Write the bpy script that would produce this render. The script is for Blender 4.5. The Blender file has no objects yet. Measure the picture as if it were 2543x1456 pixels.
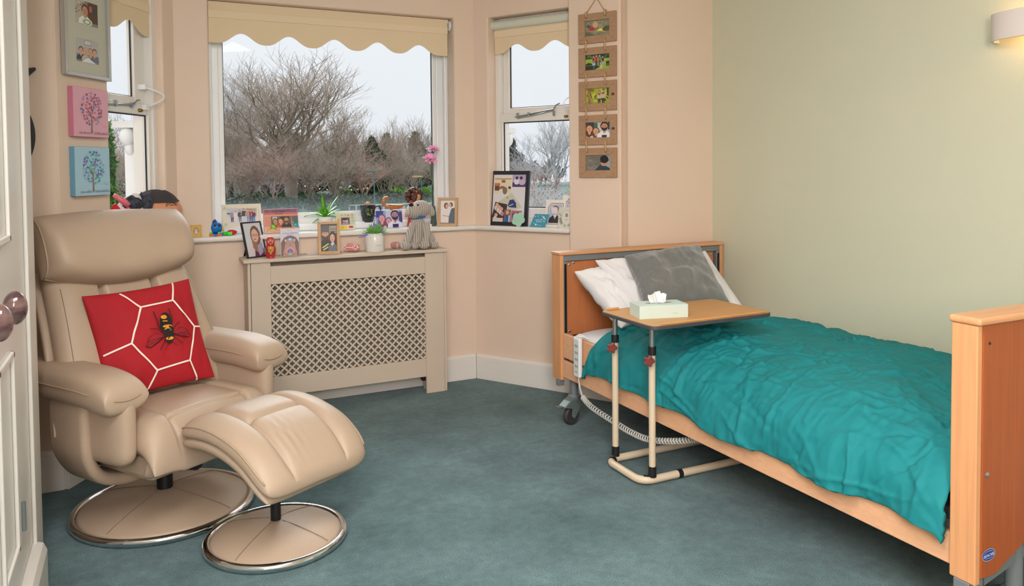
import bpy, bmesh, math, random
from mathutils import Vector, Matrix, noise, Euler
PI=math.pi
sc=bpy.context.scene
COL=sc.collection

# ------------------------------------------------------------------ camera, world, lights, exposure
def setup_camera():
    H=1.35; f=1910.07; cy=482.06
    y,t,r=math.radians(25.9),math.radians(1.9973),math.radians(-0.5265)
    F=Vector((math.sin(y)*math.cos(t),math.cos(y)*math.cos(t),-math.sin(t)))
    R=Vector((math.cos(y),-math.sin(y),0)); U=R.cross(F)
    R2=R*math.cos(r)+U*math.sin(r); U2=-R*math.sin(r)+U*math.cos(r)
    cd=bpy.data.cameras.new('camera'); co=bpy.data.objects.new('camera',cd); COL.objects.link(co)
    M=Matrix((R2,U2,-F)).transposed().to_4x4(); M.translation=Vector((0,0,H)); co.matrix_world=M
    cd.sensor_width=36; cd.sensor_fit='HORIZONTAL'; cd.lens=f/2543*36
    cd.shift_y=(cy-728)/2543; cd.shift_x=0; cd.clip_start=.02; cd.clip_end=600
    sc.camera=co
setup_camera()
sc.view_settings.view_transform='Standard'; sc.view_settings.look='None'
sc.view_settings.exposure=0.0; sc.view_settings.gamma=1.0
sc.cycles.use_denoising=True
sc.cycles.use_adaptive_sampling=True; sc.cycles.adaptive_threshold=.025
sc.cycles.max_bounces=7; sc.cycles.diffuse_bounces=4; sc.cycles.glossy_bounces=4; sc.cycles.transparent_max_bounces=16
sc.cycles.sample_clamp_indirect=6; sc.cycles.caustics_reflective=False; sc.cycles.caustics_refractive=False

def setup_world():
    w=bpy.data.worlds.new('overcast_sky'); sc.world=w; w.use_nodes=True
    nt=w.node_tree; nt.nodes.clear(); N=nt.nodes.new; L=nt.links.new
    out=N('ShaderNodeOutputWorld'); bg=N('ShaderNodeBackground'); tc=N('ShaderNodeTexCoord'); sp=N('ShaderNodeSeparateXYZ')
    cr=N('ShaderNodeValToRGB'); ns=N('ShaderNodeTexNoise'); ma=N('ShaderNodeMath'); ma.operation='MULTIPLY_ADD'
    ns.inputs['Scale'].default_value=2.2; ns.inputs['Detail'].default_value=4
    L(tc.outputs['Generated'],sp.inputs[0]); L(tc.outputs['Generated'],ns.inputs['Vector'])
    ma.inputs[1].default_value=.06; L(ns.outputs['Fac'],ma.inputs[0]); L(sp.outputs['Z'],ma.inputs[2]); L(ma.outputs[0],cr.inputs[0])
    e=cr.color_ramp.elements
    e[0].position=0.0; e[0].color=(.84,.87,.94,1)
    e[1].position=1.0; e[1].color=(1.9,2.0,2.15,1)
    a=e.new(.10); a.color=(.88,.905,.955,1)
    b=e.new(.30); b.color=(.93,.95,.985,1)
    L(cr.outputs[0],bg.inputs[0]); bg.inputs[1].default_value=1.0; L(bg.outputs[0],out.inputs[0])
setup_world()
def sun(name,rot,e,col,ang):
    l=bpy.data.lights.new(name,'SUN'); l.energy=e; l.color=col; l.angle=math.radians(ang)
    o=bpy.data.objects.new(name,l); COL.objects.link(o); o.rotation_euler=rot
def area(name,loc,tgt,sx,sy,e,col):
    l=bpy.data.lights.new(name,'AREA'); l.shape='RECTANGLE'; l.size=sx; l.size_y=sy; l.energy=e; l.color=col
    o=bpy.data.objects.new(name,l); COL.objects.link(o); o.location=loc
    o.rotation_euler=(Vector(tgt)-Vector(loc)).to_track_quat('-Z','Y').to_euler()
# the bright part of the cloud cover, high over the bay: light comes down and in through the windows
sun('daylight_from_clouds',(Vector((-.10,-1.0,-.62))).to_track_quat('-Z','Y').to_euler(),4.2,(.92,.965,1.0),50)
# unseen fill lights added to brighten the room, above and behind the photographer
area('fill_light_room',(.12,.75,2.58),(.22,.80,0),.85,3.6,145,(1.0,.985,.97))
area('fill_light_rear',(-.35,-1.3,2.0),(1.3,3.4,.6),.7,1.1,84,(1.0,.985,.97))

# ------------------------------------------------------------------ colours and materials
def lin(c):
    c=c/255.0
    return c/12.92 if c<=.04045 else ((c+.055)/1.055)**2.4
def rgb(h): return (lin(int(h[0:2],16)),lin(int(h[2:4],16)),lin(int(h[4:6],16)),1)
MATS={}
def mat(name,col,rough=.6,metal=0,spec=.5,kind=None,sc1=20,amt=.12,bump=0,bsc=80,col2=None,coat=0,sheen=0,trans=0,stretch=None,detail=3):
    if name in MATS: return MATS[name]
    m=bpy.data.materials.new(name); MATS[name]=m; m.use_nodes=True; nt=m.node_tree; p=nt.nodes['Principled BSDF']
    c=rgb(col) if isinstance(col,str) else col
    p.inputs['Base Color'].default_value=c; p.inputs['Roughness'].default_value=rough; p.inputs['Metallic'].default_value=metal
    p.inputs['Specular IOR Level'].default_value=spec; p.inputs['Coat Weight'].default_value=coat; p.inputs['Sheen Weight'].default_value=sheen
    if trans: p.inputs['Transmission Weight'].default_value=trans
    N=nt.nodes.new; L=nt.links.new
    tc=N('ShaderNodeTexCoord'); mp=N('ShaderNodeMapping'); L(tc.outputs['Object'],mp.inputs[0])
    if stretch: mp.inputs['Scale'].default_value=stretch
    if kind:
        if kind=='wood':
            tx=N('ShaderNodeTexNoise'); tx.inputs['Scale'].default_value=sc1; tx.inputs['Detail'].default_value=6; tx.inputs['Distortion'].default_value=.6
        elif kind=='voronoi':
            tx=N('ShaderNodeTexVoronoi'); tx.inputs['Scale'].default_value=sc1
        else:
            tx=N('ShaderNodeTexNoise'); tx.inputs['Scale'].default_value=sc1; tx.inputs['Detail'].default_value=detail
        L(mp.outputs[0],tx.inputs['Vector'])
        r=N('ShaderNodeValToRGB'); c2=rgb(col2) if col2 else tuple(x*(1-amt) for x in c[:3])+(1,)
        r.color_ramp.elements[0].color=c2; r.color_ramp.elements[1].color=c
        r.color_ramp.elements[0].position=.35; r.color_ramp.elements[1].position=.65
        L(tx.outputs[0],r.inputs[0]); L(r.outputs[0],p.inputs['Base Color'])
    if bump:
        bn=N('ShaderNodeBump'); bn.inputs['Strength'].default_value=bump; bn.inputs['Distance'].default_value=.002
        t2=N('ShaderNodeTexNoise'); t2.inputs['Scale'].default_value=bsc; t2.inputs['Detail'].default_value=2; L(tc.outputs['Object'],t2.inputs['Vector'])
        L(t2.outputs[0],bn.inputs['Height']); L(bn.outputs[0],p.inputs['Normal'])
    return m
def wave_bump(m,scale,strength,dist,axis='X',rot=(0,0,0)):
    nt=m.node_tree; p=nt.nodes['Principled BSDF']; N=nt.nodes.new; L=nt.links.new
    tc=N('ShaderNodeTexCoord'); mp=N('ShaderNodeMapping'); mp.inputs['Rotation'].default_value=rot; w=N('ShaderNodeTexWave'); w.bands_direction=axis
    w.inputs['Scale'].default_value=scale; w.inputs['Distortion'].default_value=.3; bn=N('ShaderNodeBump'); bn.inputs['Strength'].default_value=strength; bn.inputs['Distance'].default_value=dist
    L(tc.outputs['Object'],mp.inputs[0]); L(mp.outputs[0],w.inputs['Vector']); L(w.outputs['Fac'],bn.inputs['Height']); L(bn.outputs[0],p.inputs['Normal'])
CREAM=mat('cream_wall_paint','E7D0BC',.75,kind='noise',sc1=1.5,amt=.03,bump=.15,bsc=60)
GREEN=mat('sage_green_wall_paint','D2D3BC',.7,kind='noise',sc1=1.2,amt=.03,bump=.1,bsc=60)
CEIL=mat('white_ceiling_paint','F0EAE0',.8)
GLOSSW=mat('white_gloss_paint','E9E4DE',.3,bump=.06,bsc=30)
UPVC=mat('white_window_plastic','ECECEC',.3)
LEATH=mat('beige_leather','B8A18B',.48,kind='noise',sc1=3,amt=.05,bump=.35,bsc=420)
LEATHD=mat('beige_leather_piping','B39A80',.5,bump=.3,bsc=300)
STITCH=mat('seam_stitching','86705A',.7)
CHROME=mat('polished_chrome','E6E6E8',.08,metal=1)
BLACKM=mat('black_metal','15171A',.4)
BLACKP=mat('black_plastic','1A1A1C',.5)
BLIND=mat('cream_blind_fabric','E8D2B0',.8,bump=.2,bsc=400)
COVER=mat('greige_painted_panel','D3C2B0',.5,bump=.05,bsc=200)
BEECH=mat('beech_veneer','E9B48C',.45,kind='wood',sc1=3,amt=.10,stretch=(1,9,30))
BEECHV=mat('beech_veneer_upright','DDA06F',.45,kind='wood',sc1=3,amt=.14,stretch=(30,20,1.2))
BEECHX=mat('beech_veneer_crosswise','DCA274',.4,kind='wood',sc1=3,amt=.14,stretch=(1,20,30))
PANEL=mat('cherry_veneer_panel','A85522',.45,kind='wood',sc1=3,amt=.14,stretch=(26,20,1.2))
GREYM=mat('grey_metal','83898C',.4,metal=.3)
ZINC=mat('zinc_plated_steel','A9AEB0',.3,metal=.8)
DUVET=mat('teal_cotton','057E84',.8,kind='noise',sc1=5,amt=.05)
def duvet_bump(m):
    nt=m.node_tree; p=nt.nodes['Principled BSDF']; N=nt.nodes.new; L=nt.links.new; tc=N('ShaderNodeTexCoord'); prev=None
    for ty,sc_,rot,scl,dist,st in (('RIDGED_MULTIFRACTAL',2.6,(0,0,.5),(1,2.6,1),.016,.55),('RIDGED_MULTIFRACTAL',5.0,(0,0,-.6),(1,2.2,1),.008,.5),('FBM',420,(0,0,0),(1,1,1),.001,.25)):
        mp=N('ShaderNodeMapping'); mp.inputs['Rotation'].default_value=rot; mp.inputs['Scale'].default_value=scl; L(tc.outputs['Object'],mp.inputs[0])
        t=N('ShaderNodeTexNoise'); t.noise_type=ty; t.inputs['Scale'].default_value=sc_; t.inputs['Detail'].default_value=2.5; t.inputs['Distortion'].default_value=.35; L(mp.outputs[0],t.inputs['Vector'])
        b=N('ShaderNodeBump'); b.inputs['Strength'].default_value=st; b.inputs['Distance'].default_value=dist; L(t.outputs[0],b.inputs['Height'])
        if prev: L(prev.outputs[0],b.inputs['Normal'])
        prev=b
    L(prev.outputs[0],p.inputs['Normal'])
duvet_bump(DUVET)
WHITEC=mat('white_cotton','E6E3E4',.85,bump=.25,bsc=120)
GREYC=mat('grey_corduroy','6E6E6C',.75,sheen=.5); wave_bump(GREYC,50,.6,.002,'X')
REDC=mat('red_cotton','A80E1C',.8,kind='noise',sc1=4,amt=.12,bump=.2,bsc=500)
TRAYW=mat('oak_laminate','D19A5F',.4,kind='wood',sc1=3,amt=.12,stretch=(1.5,22,20))
TRAYE=mat('dark_tray_edge','4A4648',.5)
CREAMM=mat('cream_enamelled_tube','DCC9AE',.35)
KNOBR=mat('maroon_plastic_knob','7A332B',.4)
MINT=mat('pale_mint_card','CBDBD2',.6)
TISS=mat('white_tissue','F4F4F4',.9)
OAKF=mat('light_oak_frame','D2A879',.5,kind='wood',sc1=4,amt=.12,stretch=(8,8,40))
RUSTW=mat('weathered_wood','B6906F',.7,kind='wood',sc1=5,amt=.25,stretch=(6,6,50),bump=.2,bsc=60)
BLACKF=mat('black_frame_wood','26252B',.4)
SILVF=mat('brushed_silver_frame','C9CACB',.3,metal=.7)
ROPE=mat('jute_rope','C49C6E',.9,bump=.6,bsc=200)
CERAM=mat('white_glazed_ceramic','E9E6E1',.25,coat=.4)
CARD=mat('white_card','EDE8F0',.7)
SKIN=mat('doll_skin','D9A07A',.5)
def mat_print():
    m=bpy.data.materials.new('printed_picture'); m.use_nodes=True; nt=m.node_tree; p=nt.nodes['Principled BSDF']
    a=nt.nodes.new('ShaderNodeAttribute'); a.attribute_name='Col'; nt.links.new(a.outputs['Color'],p.inputs['Base Color'])
    p.inputs['Roughness'].default_value=.4; return m
PRINT=mat_print()
def mat_fabricprint():
    m=bpy.data.materials.new('printed_cotton'); m.use_nodes=True; nt=m.node_tree; p=nt.nodes['Principled BSDF']
    a=nt.nodes.new('ShaderNodeAttribute'); a.attribute_name='Col'; nt.links.new(a.outputs['Color'],p.inputs['Base Color'])
    p.inputs['Roughness'].default_value=.85; return m
FPRINT=mat_fabricprint()
def mat_glass(name,haze=False):
    m=bpy.data.materials.new(name); m.use_nodes=True; nt=m.node_tree; nt.nodes.clear(); N=nt.nodes.new; L=nt.links.new
    o=N('ShaderNodeOutputMaterial'); t=N('ShaderNodeBsdfTransparent'); t.inputs[0].default_value=(.97,.98,.98,1)
    g=N('ShaderNodeBsdfGlossy'); g.inputs['Roughness'].default_value=.02; f=N('ShaderNodeLayerWeight'); f.inputs[0].default_value=.5
    pw=N('ShaderNodeMath'); pw.operation='POWER'; pw.inputs[1].default_value=5; L(f.outputs['Facing'],pw.inputs[0])
    fr=N('ShaderNodeMath'); fr.operation='MULTIPLY_ADD'; fr.inputs[1].default_value=.6; fr.inputs[2].default_value=.006; L(pw.outputs[0],fr.inputs[0])
    mx=N('ShaderNodeMixShader'); L(fr.outputs[0],mx.inputs[0]); L(t.outputs[0],mx.inputs[1]); L(g.outputs[0],mx.inputs[2])
    last=mx
    if haze:   # condensation along the foot of the pane
        tl=N('ShaderNodeBsdfTranslucent'); tl.inputs[0].default_value=(.62,.72,.72,1)
        tc=N('ShaderNodeTexCoord'); sp=N('ShaderNodeSeparateXYZ'); L(tc.outputs['Object'],sp.inputs[0])
        ns=N('ShaderNodeTexNoise'); ns.inputs['Scale'].default_value=9; L(tc.outputs['Object'],ns.inputs['Vector'])
        ad=N('ShaderNodeMath'); ad.operation='MULTIPLY_ADD'; ad.inputs[1].default_value=.06; L(ns.outputs[0],ad.inputs[0]); L(sp.outputs['Z'],ad.inputs[2])
        r=N('ShaderNodeMapRange'); r.inputs['From Min'].default_value=1.13; r.inputs['From Max'].default_value=1.23; r.inputs['To Min'].default_value=.07; r.inputs['To Max'].default_value=0
        L(ad.outputs[0],r.inputs['Value']); m2=N('ShaderNodeMixShader'); L(r.outputs[0],m2.inputs[0]); L(mx.outputs[0],m2.inputs[1]); L(tl.outputs[0],m2.inputs[2]); last=m2
    L(last.outputs[0],o.inputs[0]); return m
GLASS=mat_glass('window_glass'); GLASSH=mat_glass('window_glass_with_condensation',True)
def mat_emit(name,col,s):
    m=bpy.data.materials.new(name); m.use_nodes=True; p=m.node_tree.nodes['Principled BSDF']
    p.inputs['Base Color'].default_value=rgb(col); p.inputs['Emission Color'].default_value=rgb(col); p.inputs['Emission Strength'].default_value=s; return m
def mat_carpet():
    m=bpy.data.materials.new('teal_carpet'); m.use_nodes=True; nt=m.node_tree; p=nt.nodes['Principled BSDF']; N=nt.nodes.new; L=nt.links.new
    tc=N('ShaderNodeTexCoord'); a=N('ShaderNodeTexNoise'); a.inputs['Scale'].default_value=2.2; a.inputs['Detail'].default_value=6; a.inputs['Roughness'].default_value=.7
    b=N('ShaderNodeTexNoise'); b.inputs['Scale'].default_value=260; b.inputs['Detail'].default_value=2
    c=N('ShaderNodeTexNoise'); c.inputs['Scale'].default_value=28; c.inputs['Detail'].default_value=4
    for x in (a,b,c): L(tc.outputs['Object'],x.inputs['Vector'])
    r=N('ShaderNodeValToRGB'); e=r.color_ramp.elements; e[0].position=.3; e[0].color=rgb('385A5E'); e[1].position=.72; e[1].color=rgb('6E8E92')
    L(a.outputs[0],r.inputs[0])
    r2=N('ShaderNodeValToRGB'); e=r2.color_ramp.elements; e[0].position=.3; e[0].color=(.45,.45,.45,1); e[1].position=.7; e[1].color=(1.3,1.3,1.3,1); L(b.outputs[0],r2.inputs[0])
    r3=N('ShaderNodeValToRGB'); e=r3.color_ramp.elements; e[0].position=.3; e[0].color=(.8,.8,.8,1); e[1].position=.7; e[1].color=(1.1,1.1,1.1,1); L(c.outputs[0],r3.inputs[0])
    m1=N('ShaderNodeMix'); m1.data_type='RGBA'; m1.blend_type='MULTIPLY'; m1.inputs[0].default_value=1; L(r.outputs[0],m1.inputs[6]); L(r2.outputs[0],m1.inputs[7])
    m2=N('ShaderNodeMix'); m2.data_type='RGBA'; m2.blend_type='MULTIPLY'; m2.inputs[0].default_value=1; L(m1.outputs[2],m2.inputs[6]); L(r3.outputs[0],m2.inputs[7])
    L(m2.outputs[2],p.inputs['Base Color']); p.inputs['Roughness'].default_value=.95; p.inputs['Sheen Weight'].default_value=.2; p.inputs['Specular IOR Level'].default_value=.1
    bn=N('ShaderNodeBump'); bn.inputs['Strength'].default_value=.9; bn.inputs['Distance'].default_value=.004; L(b.outputs[0],bn.inputs['Height']); L(bn.outputs[0],p.inputs['Normal'])
    return m
CARPET=mat_carpet()

# ------------------------------------------------------------------ mesh helpers
class MB:
    def __init__(s): s.v=[]; s.f=[]; s.c=[]; s.cur=None
    def add(s,vs,fs,col=None):
        o=len(s.v); s.v+= [tuple(x) for x in vs]; s.f+=[tuple(i+o for i in f) for f in fs]
        s.c+=[col]*len(fs); return s
    def box(s,x0,x1,y0,y1,z0,z1,col=None):
        return s.add([(x0,y0,z0),(x1,y0,z0),(x1,y1,z0),(x0,y1,z0),(x0,y0,z1),(x1,y0,z1),(x1,y1,z1),(x0,y1,z1)],
            [(0,3,2,1),(4,5,6,7),(0,1,5,4),(1,2,6,5),(2,3,7,6),(3,0,4,7)],col)
    def prism(s,pts,z0,z1,col=None,axis='z'):
        n=len(pts)
        def P(p,h): return {'z':(p[0],p[1],h),'y':(p[0],h,p[1]),'x':(h,p[0],p[1])}[axis]
        vs=[P(p,z0) for p in pts]+[P(p,z1) for p in pts]
        return s.add(vs,[tuple(range(n-1,-1,-1)),tuple(range(n,2*n))]+[(i,(i+1)%n,n+(i+1)%n,n+i) for i in range(n)],col)
    def tube(s,path,r,n=8,closed=False,col=None,cap=True):
        path=[Vector(p) for p in path]; m=len(path); R=r if isinstance(r,(list,tuple)) else [r]*m
        vs=[]; fs=[]; up=None
        for i,p in enumerate(path):
            if closed: t=path[(i+1)%m]-path[i-1]
            else: t=path[min(i+1,m-1)]-path[max(i-1,0)]
            t=t.normalized() if t.length>1e-9 else Vector((0,0,1))
            if up is None:
                up=Vector((0,0,1)) if abs(t.z)<.9 else Vector((1,0,0))
            up=(up-t*up.dot(t)); up=up.normalized() if up.length>1e-6 else t.orthogonal().normalized()
            b=t.cross(up)
            for k in range(n):
                a=2*PI*k/n; vs.append(p+(up*math.cos(a)+b*math.sin(a))*R[i])
        for i in range(m if closed else m-1):
            j=(i+1)%m
            for k in range(n): fs.append((i*n+k,i*n+(k+1)%n,j*n+(k+1)%n,j*n+k))
        if cap and not closed:
            fs.append(tuple(range(n-1,-1,-1))); fs.append(tuple((m-1)*n+k for k in range(n)))
        return s.add(vs,fs,col)
    def lathe(s,prof,n=24,c=(0,0,0),col=None,sx=1,sy=1):
        vs=[];fs=[]
        for (r,z) in prof:
            for k in range(n):
                a=2*PI*k/n; vs.append((c[0]+r*sx*math.cos(a),c[1]+r*sy*math.sin(a),c[2]+z))
        m=len(prof)
        for i in range(m-1):
            for k in range(n): fs.append((i*n+k,i*n+(k+1)%n,(i+1)*n+(k+1)%n,(i+1)*n+k))
        if prof[0][0]>1e-6: fs.append(tuple(range(n-1,-1,-1)))
        if prof[-1][0]>1e-6: fs.append(tuple((m-1)*n+k for k in range(n)))
        return s.add(vs,fs,col)
    def ball(s,c,rx,ry=None,rz=None,rot=None,n=16,m=10,col=None,wob=0,seed=0):
        ry=rx if ry is None else ry; rz=rx if rz is None else rz
        vs=[];fs=[]; M=Euler(rot).to_matrix() if rot else Matrix.Identity(3)
        for i in range(m+1):
            t=PI*i/m
            for k in range(n):
                a=2*PI*k/n; d=Vector((math.sin(t)*math.cos(a),math.sin(t)*math.sin(a),math.cos(t)))
                q=1+(wob*noise.noise(d*2.3+Vector((seed,seed,0))) if wob else 0)
                vs.append(Vector(c)+M@Vector((d.x*rx*q,d.y*ry*q,d.z*rz*q)))
        for i in range(m):
            for k in range(n): fs.append((i*n+k,(i+1)*n+k,(i+1)*n+(k+1)%n,i*n+(k+1)%n))
        return s.add(vs,fs,col)
    def shell(s,nu,nv,P,col=None):
        # closed cushion: P(u,v,side), u,v in -1..1; both sides meet on the rim
        def q(i,n): 
            t=-1+2*i/n; return (1 if t>=0 else -1)*(1-(1-abs(t))**1.7)
        vs=[];fs=[]
        for side in (1,-1):
            for i in range(nu+1):
                for j in range(nv+1): vs.append(P(q(i,nu),q(j,nv),side))
        k=(nu+1)*(nv+1)
        I=lambda i,j,sd: i*(nv+1)+j+(0 if sd>0 or i in(0,nu) or j in(0,nv) else k)
        for i in range(nu):
            for j in range(nv):
                fs.append((I(i,j,1),I(i+1,j,1),I(i+1,j+1,1),I(i,j+1,1)))
                fs.append((I(i,j,-1),I(i,j+1,-1),I(i+1,j+1,-1),I(i+1,j,-1)))
        return s.add(vs,fs,col)
    def xf(s,M,start=0):
        for i in range(start,len(s.v)): s.v[i]=tuple(M@Vector(s.v[i]))
        return s
    def build(s,name,m,parent=None,smooth=False,bev=0,loc=None,rot=None,sub=0,angle=None,seg=2):
        me=bpy.data.meshes.new(name); me.from_pydata([tuple(v) for v in s.v],[],s.f); me.update()
        ms=m if isinstance(m,(list,tuple)) else [m]
        for x in ms: me.materials.append(x)
        if any(c is not None for c in s.c):
            if all(isinstance(c,int) or c is None for c in s.c):
                for p,c in zip(me.polygons,s.c): p.material_index=c or 0
            else:
                ca=me.color_attributes.new('Col','FLOAT_COLOR','CORNER')
                for p,c in zip(me.polygons,s.c):
                    cc=rgb(c) if isinstance(c,str) else (c or (1,1,1,1))
                    for li in p.loop_indices: ca.data[li].color=cc
        bm=bmesh.new(); bm.from_mesh(me)
        bmesh.ops.remove_doubles(bm,verts=bm.verts,dist=1e-6) if smooth else None
        if m is not PRINT and m is not FPRINT: bmesh.ops.recalc_face_normals(bm,faces=bm.faces)
        bm.to_mesh(me); bm.free()
        if smooth:
            for p in me.polygons: p.use_smooth=True
            if angle: me.set_sharp_from_angle(angle=math.radians(angle))
        o=bpy.data.objects.new(name,me); COL.objects.link(o)
        if parent: o.parent=parent
        if loc is not None: o.location=loc
        if rot is not None: o.rotation_euler=rot
        if bev:
            b=o.modifiers.new('bevel','BEVEL'); b.width=bev; b.segments=seg; b.limit_method='ANGLE'; b.angle_limit=math.radians(40)
        if sub:
            u=o.modifiers.new('sub','SUBSURF'); u.levels=sub; u.render_levels=sub
        return o
def thing(name,label,cat,loc=(0,0,0),rz=0,group=None,rot=None):
    o=bpy.data.objects.new(name,None); o.empty_display_size=.1; COL.objects.link(o); o.location=loc; o.rotation_euler=rot if rot else (0,0,rz)
    o['label']=label; o['category']=cat
    if group: o['group']=group
    return o
def tag(o,label,cat,group=None,kind=None):
    o['label']=label; o['category']=cat
    if group: o['group']=group
    if kind: o['kind']=kind
    return o
def struct(o): o['kind']='structure'; return o
def text_faces(s,size,align='CENTER'):
    c=bpy.data.curves.new('t','FONT'); c.body=s; c.size=size; c.align_x=align; c.align_y='CENTER'; c.resolution_u=3
    o=bpy.data.objects.new('t',c); COL.objects.link(o); dg=bpy.context.evaluated_depsgraph_get(); dg.update()
    me=bpy.data.meshes.new_from_object(o.evaluated_get(dg)); vs=[tuple(v.co) for v in me.vertices]; fs=[tuple(p.vertices) for p in me.polygons]
    bpy.data.objects.remove(o); bpy.data.curves.remove(c); bpy.data.meshes.remove(me); return vs,fs
class Art:
    """flat printed picture: polygons with their own printed colours, stacked a hair apart"""
    def __init__(s,w,h,bg): s.w=w;s.h=h;s.ops=[]; s.rect(0,0,w,h,bg)
    def rect(s,x,y,w,h,c): s.poly([(x,y),(x+w,y),(x+w,y+h),(x,y+h)],c)
    def poly(s,p,c): s.ops.append((list(p),None,c))
    def ell(s,cx,cy,rx,ry,c,rot=0,n=18):
        ca,sa=math.cos(rot),math.sin(rot); s.poly([(cx+rx*math.cos(2*PI*i/n)*ca-ry*math.sin(2*PI*i/n)*sa,cy+rx*math.cos(2*PI*i/n)*sa+ry*math.sin(2*PI*i/n)*ca) for i in range(n)],c)
    def line(s,p,w,c):
        for a,b in zip(p[:-1],p[1:]):
            dx,dy=b[0]-a[0],b[1]-a[1]; l=math.hypot(dx,dy) or 1; nx,ny=-dy/l*w/2,dx/l*w/2
            s.poly([(a[0]+nx,a[1]+ny),(a[0]-nx,a[1]-ny),(b[0]-nx,b[1]-ny),(b[0]+nx,b[1]+ny)],c)
    def text(s,t,cx,cy,size,c,rot=0,sx=1):
        v,f=text_faces(t,size); ca,sa=math.cos(rot),math.sin(rot)
        s.ops.append(([(cx+x*sx*ca-y*sa,cy+x*sx*sa+y*ca) for x,y,z in v],f,c))
    def heart(s,cx,cy,r,c,rot=0):
        P=[]
        for i in range(14):
            t=2*PI*i/14; x=.062*16*math.sin(t)**3; y=.062*(13*math.cos(t)-5*math.cos(2*t)-2*math.cos(3*t)-math.cos(4*t)); P.append((cx+r*(x*math.cos(rot)-y*math.sin(rot)),cy+r*(x*math.sin(rot)+y*math.cos(rot))))
        s.poly(P,c)
    def person(s,x,y,h,skin,hair,top,bot=None,long=False,hat=None,beard=None,sit=False,face=False):
        # x centre of feet line, y feet, h full height
        hd=h*(.085 if not face else .085)
        if bot: s.poly([(x-h*.10,y+h*.5),(x-h*.085,y),(x-h*.02,y),(x,y+h*.42),(x+h*.02,y),(x+h*.085,y),(x+h*.10,y+h*.5)],bot)
        s.poly([(x-h*.11,y+h*.42),(x-h*.15,y+h*.60),(x-h*.14,y+h*.78),(x-h*.05,y+h*.83),(x+h*.05,y+h*.83),(x+h*.14,y+h*.78),(x+h*.15,y+h*.60),(x+h*.11,y+h*.42)],top)
        s.line([(x-h*.14,y+h*.74),(x-h*.18,y+h*.48)],h*.045,skin); s.line([(x+h*.14,y+h*.74),(x+h*.18,y+h*.48)],h*.045,skin)
        if long: s.ell(x,y+h*.86,hd*1.15,hd*1.9,hair)
        s.rect(x-h*.025,y+h*.79,h*.05,h*.08,skin)
        s.ell(x,y+h*.925,hd*.95,hd*1.15,hair); s.ell(x,y+h*.90,hd*.78,hd*1.0,skin)
        if beard: s.ell(x,y+h*.862,hd*.7,hd*.5,beard)
        if hat: s.poly([(x-hd,y+h*.93),(x-hd*.9,y+h*1.0),(x,y+h*1.03),(x+hd*.9,y+h*1.0),(x+hd,y+h*.93)],hat)
    def bust(s,x,y,h,skin,hair,top,long=False,hat=None,beard=None,glasses=False,tilt=0):
        w=h*.5
        s.poly([(x-w*.95,y),(x-w*.85,y+h*.25),(x-w*.35,y+h*.40),(x+w*.35,y+h*.40),(x+w*.85,y+h*.25),(x+w*.95,y)],top)
        if long: s.ell(x,y+h*.52,w*.62,h*.42,hair,tilt)
        s.poly([(x-w*.17,y+h*.34),(x-w*.17,y+h*.5),(x+w*.17,y+h*.5),(x+w*.17,y+h*.34),(x,y+h*.26)],skin)
        s.ell(x,y+h*.75,w*.5,h*.265,hair,tilt); s.ell(x,y+h*.68,w*.41,h*.24,skin,tilt)
        if beard: s.poly([(x-w*.4,y+h*.68),(x-w*.2,y+h*.62),(x+w*.2,y+h*.62),(x+w*.4,y+h*.68),(x+w*.3,y+h*.5),(x,y+h*.42),(x-w*.3,y+h*.5)],beard)
        for sg in (-1,1): s.ell(x+sg*w*.16,y+h*.72,w*.055,h*.018,'3A2A22',tilt)
        s.poly([(x-w*.03,y+h*.70),(x+w*.03,y+h*.70),(x+w*.06,y+h*.64),(x-w*.06,y+h*.64)],'B87A5C')
        s.ell(x,y+h*.575,w*.14,h*.022,'A8453E',tilt)
        if glasses:
            for sg in (-1,1): s.line([(x+sg*w*.05,y+h*.75),(x+sg*w*.3,y+h*.75),(x+sg*w*.3,y+h*.68),(x+sg*w*.05,y+h*.68),(x+sg*w*.05,y+h*.75)],w*.03,'3A3034')
        if hat: s.poly([(x-w*.5,y+h*.78),(x-w*.45,y+h*.95),(x-w*.15,y+h*1.03),(x+w*.15,y+h*1.03),(x+w*.45,y+h*.95),(x+w*.5,y+h*.78)],hat)
    def speckle(s,cols,n,r,seed,box=None):
        R=random.Random(seed); x0,y0,x1,y1=box or (0,0,s.w,s.h)
        for i in range(n):
            a=r*R.uniform(.4,1.3); b=a*R.uniform(.3,.9); s.ell(R.uniform(x0+a,x1-a),R.uniform(y0+b,y1-b),a,b,R.choice(cols),0,7)
    def build(s,name,parent,o,U,V,N,eps=.00003,m=None,wrap=None):
        b=MB(); o=Vector(o);U=Vector(U);V=Vector(V);N=Vector(N)
        for k,(p,f,c) in enumerate(s.ops):
            P=[(min(max(x,0),s.w),min(max(y,0),s.h)) for x,y in p]
            if wrap: vs=[wrap(x,y,eps*(k+1)) for x,y in P]
            else: vs=[o+U*x+V*y+N*(eps*(k+1)) for x,y in P]
            b.add(vs,f if f else [tuple(range(len(P)))],c)
        return b.build(name,m or PRINT,parent)

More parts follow.
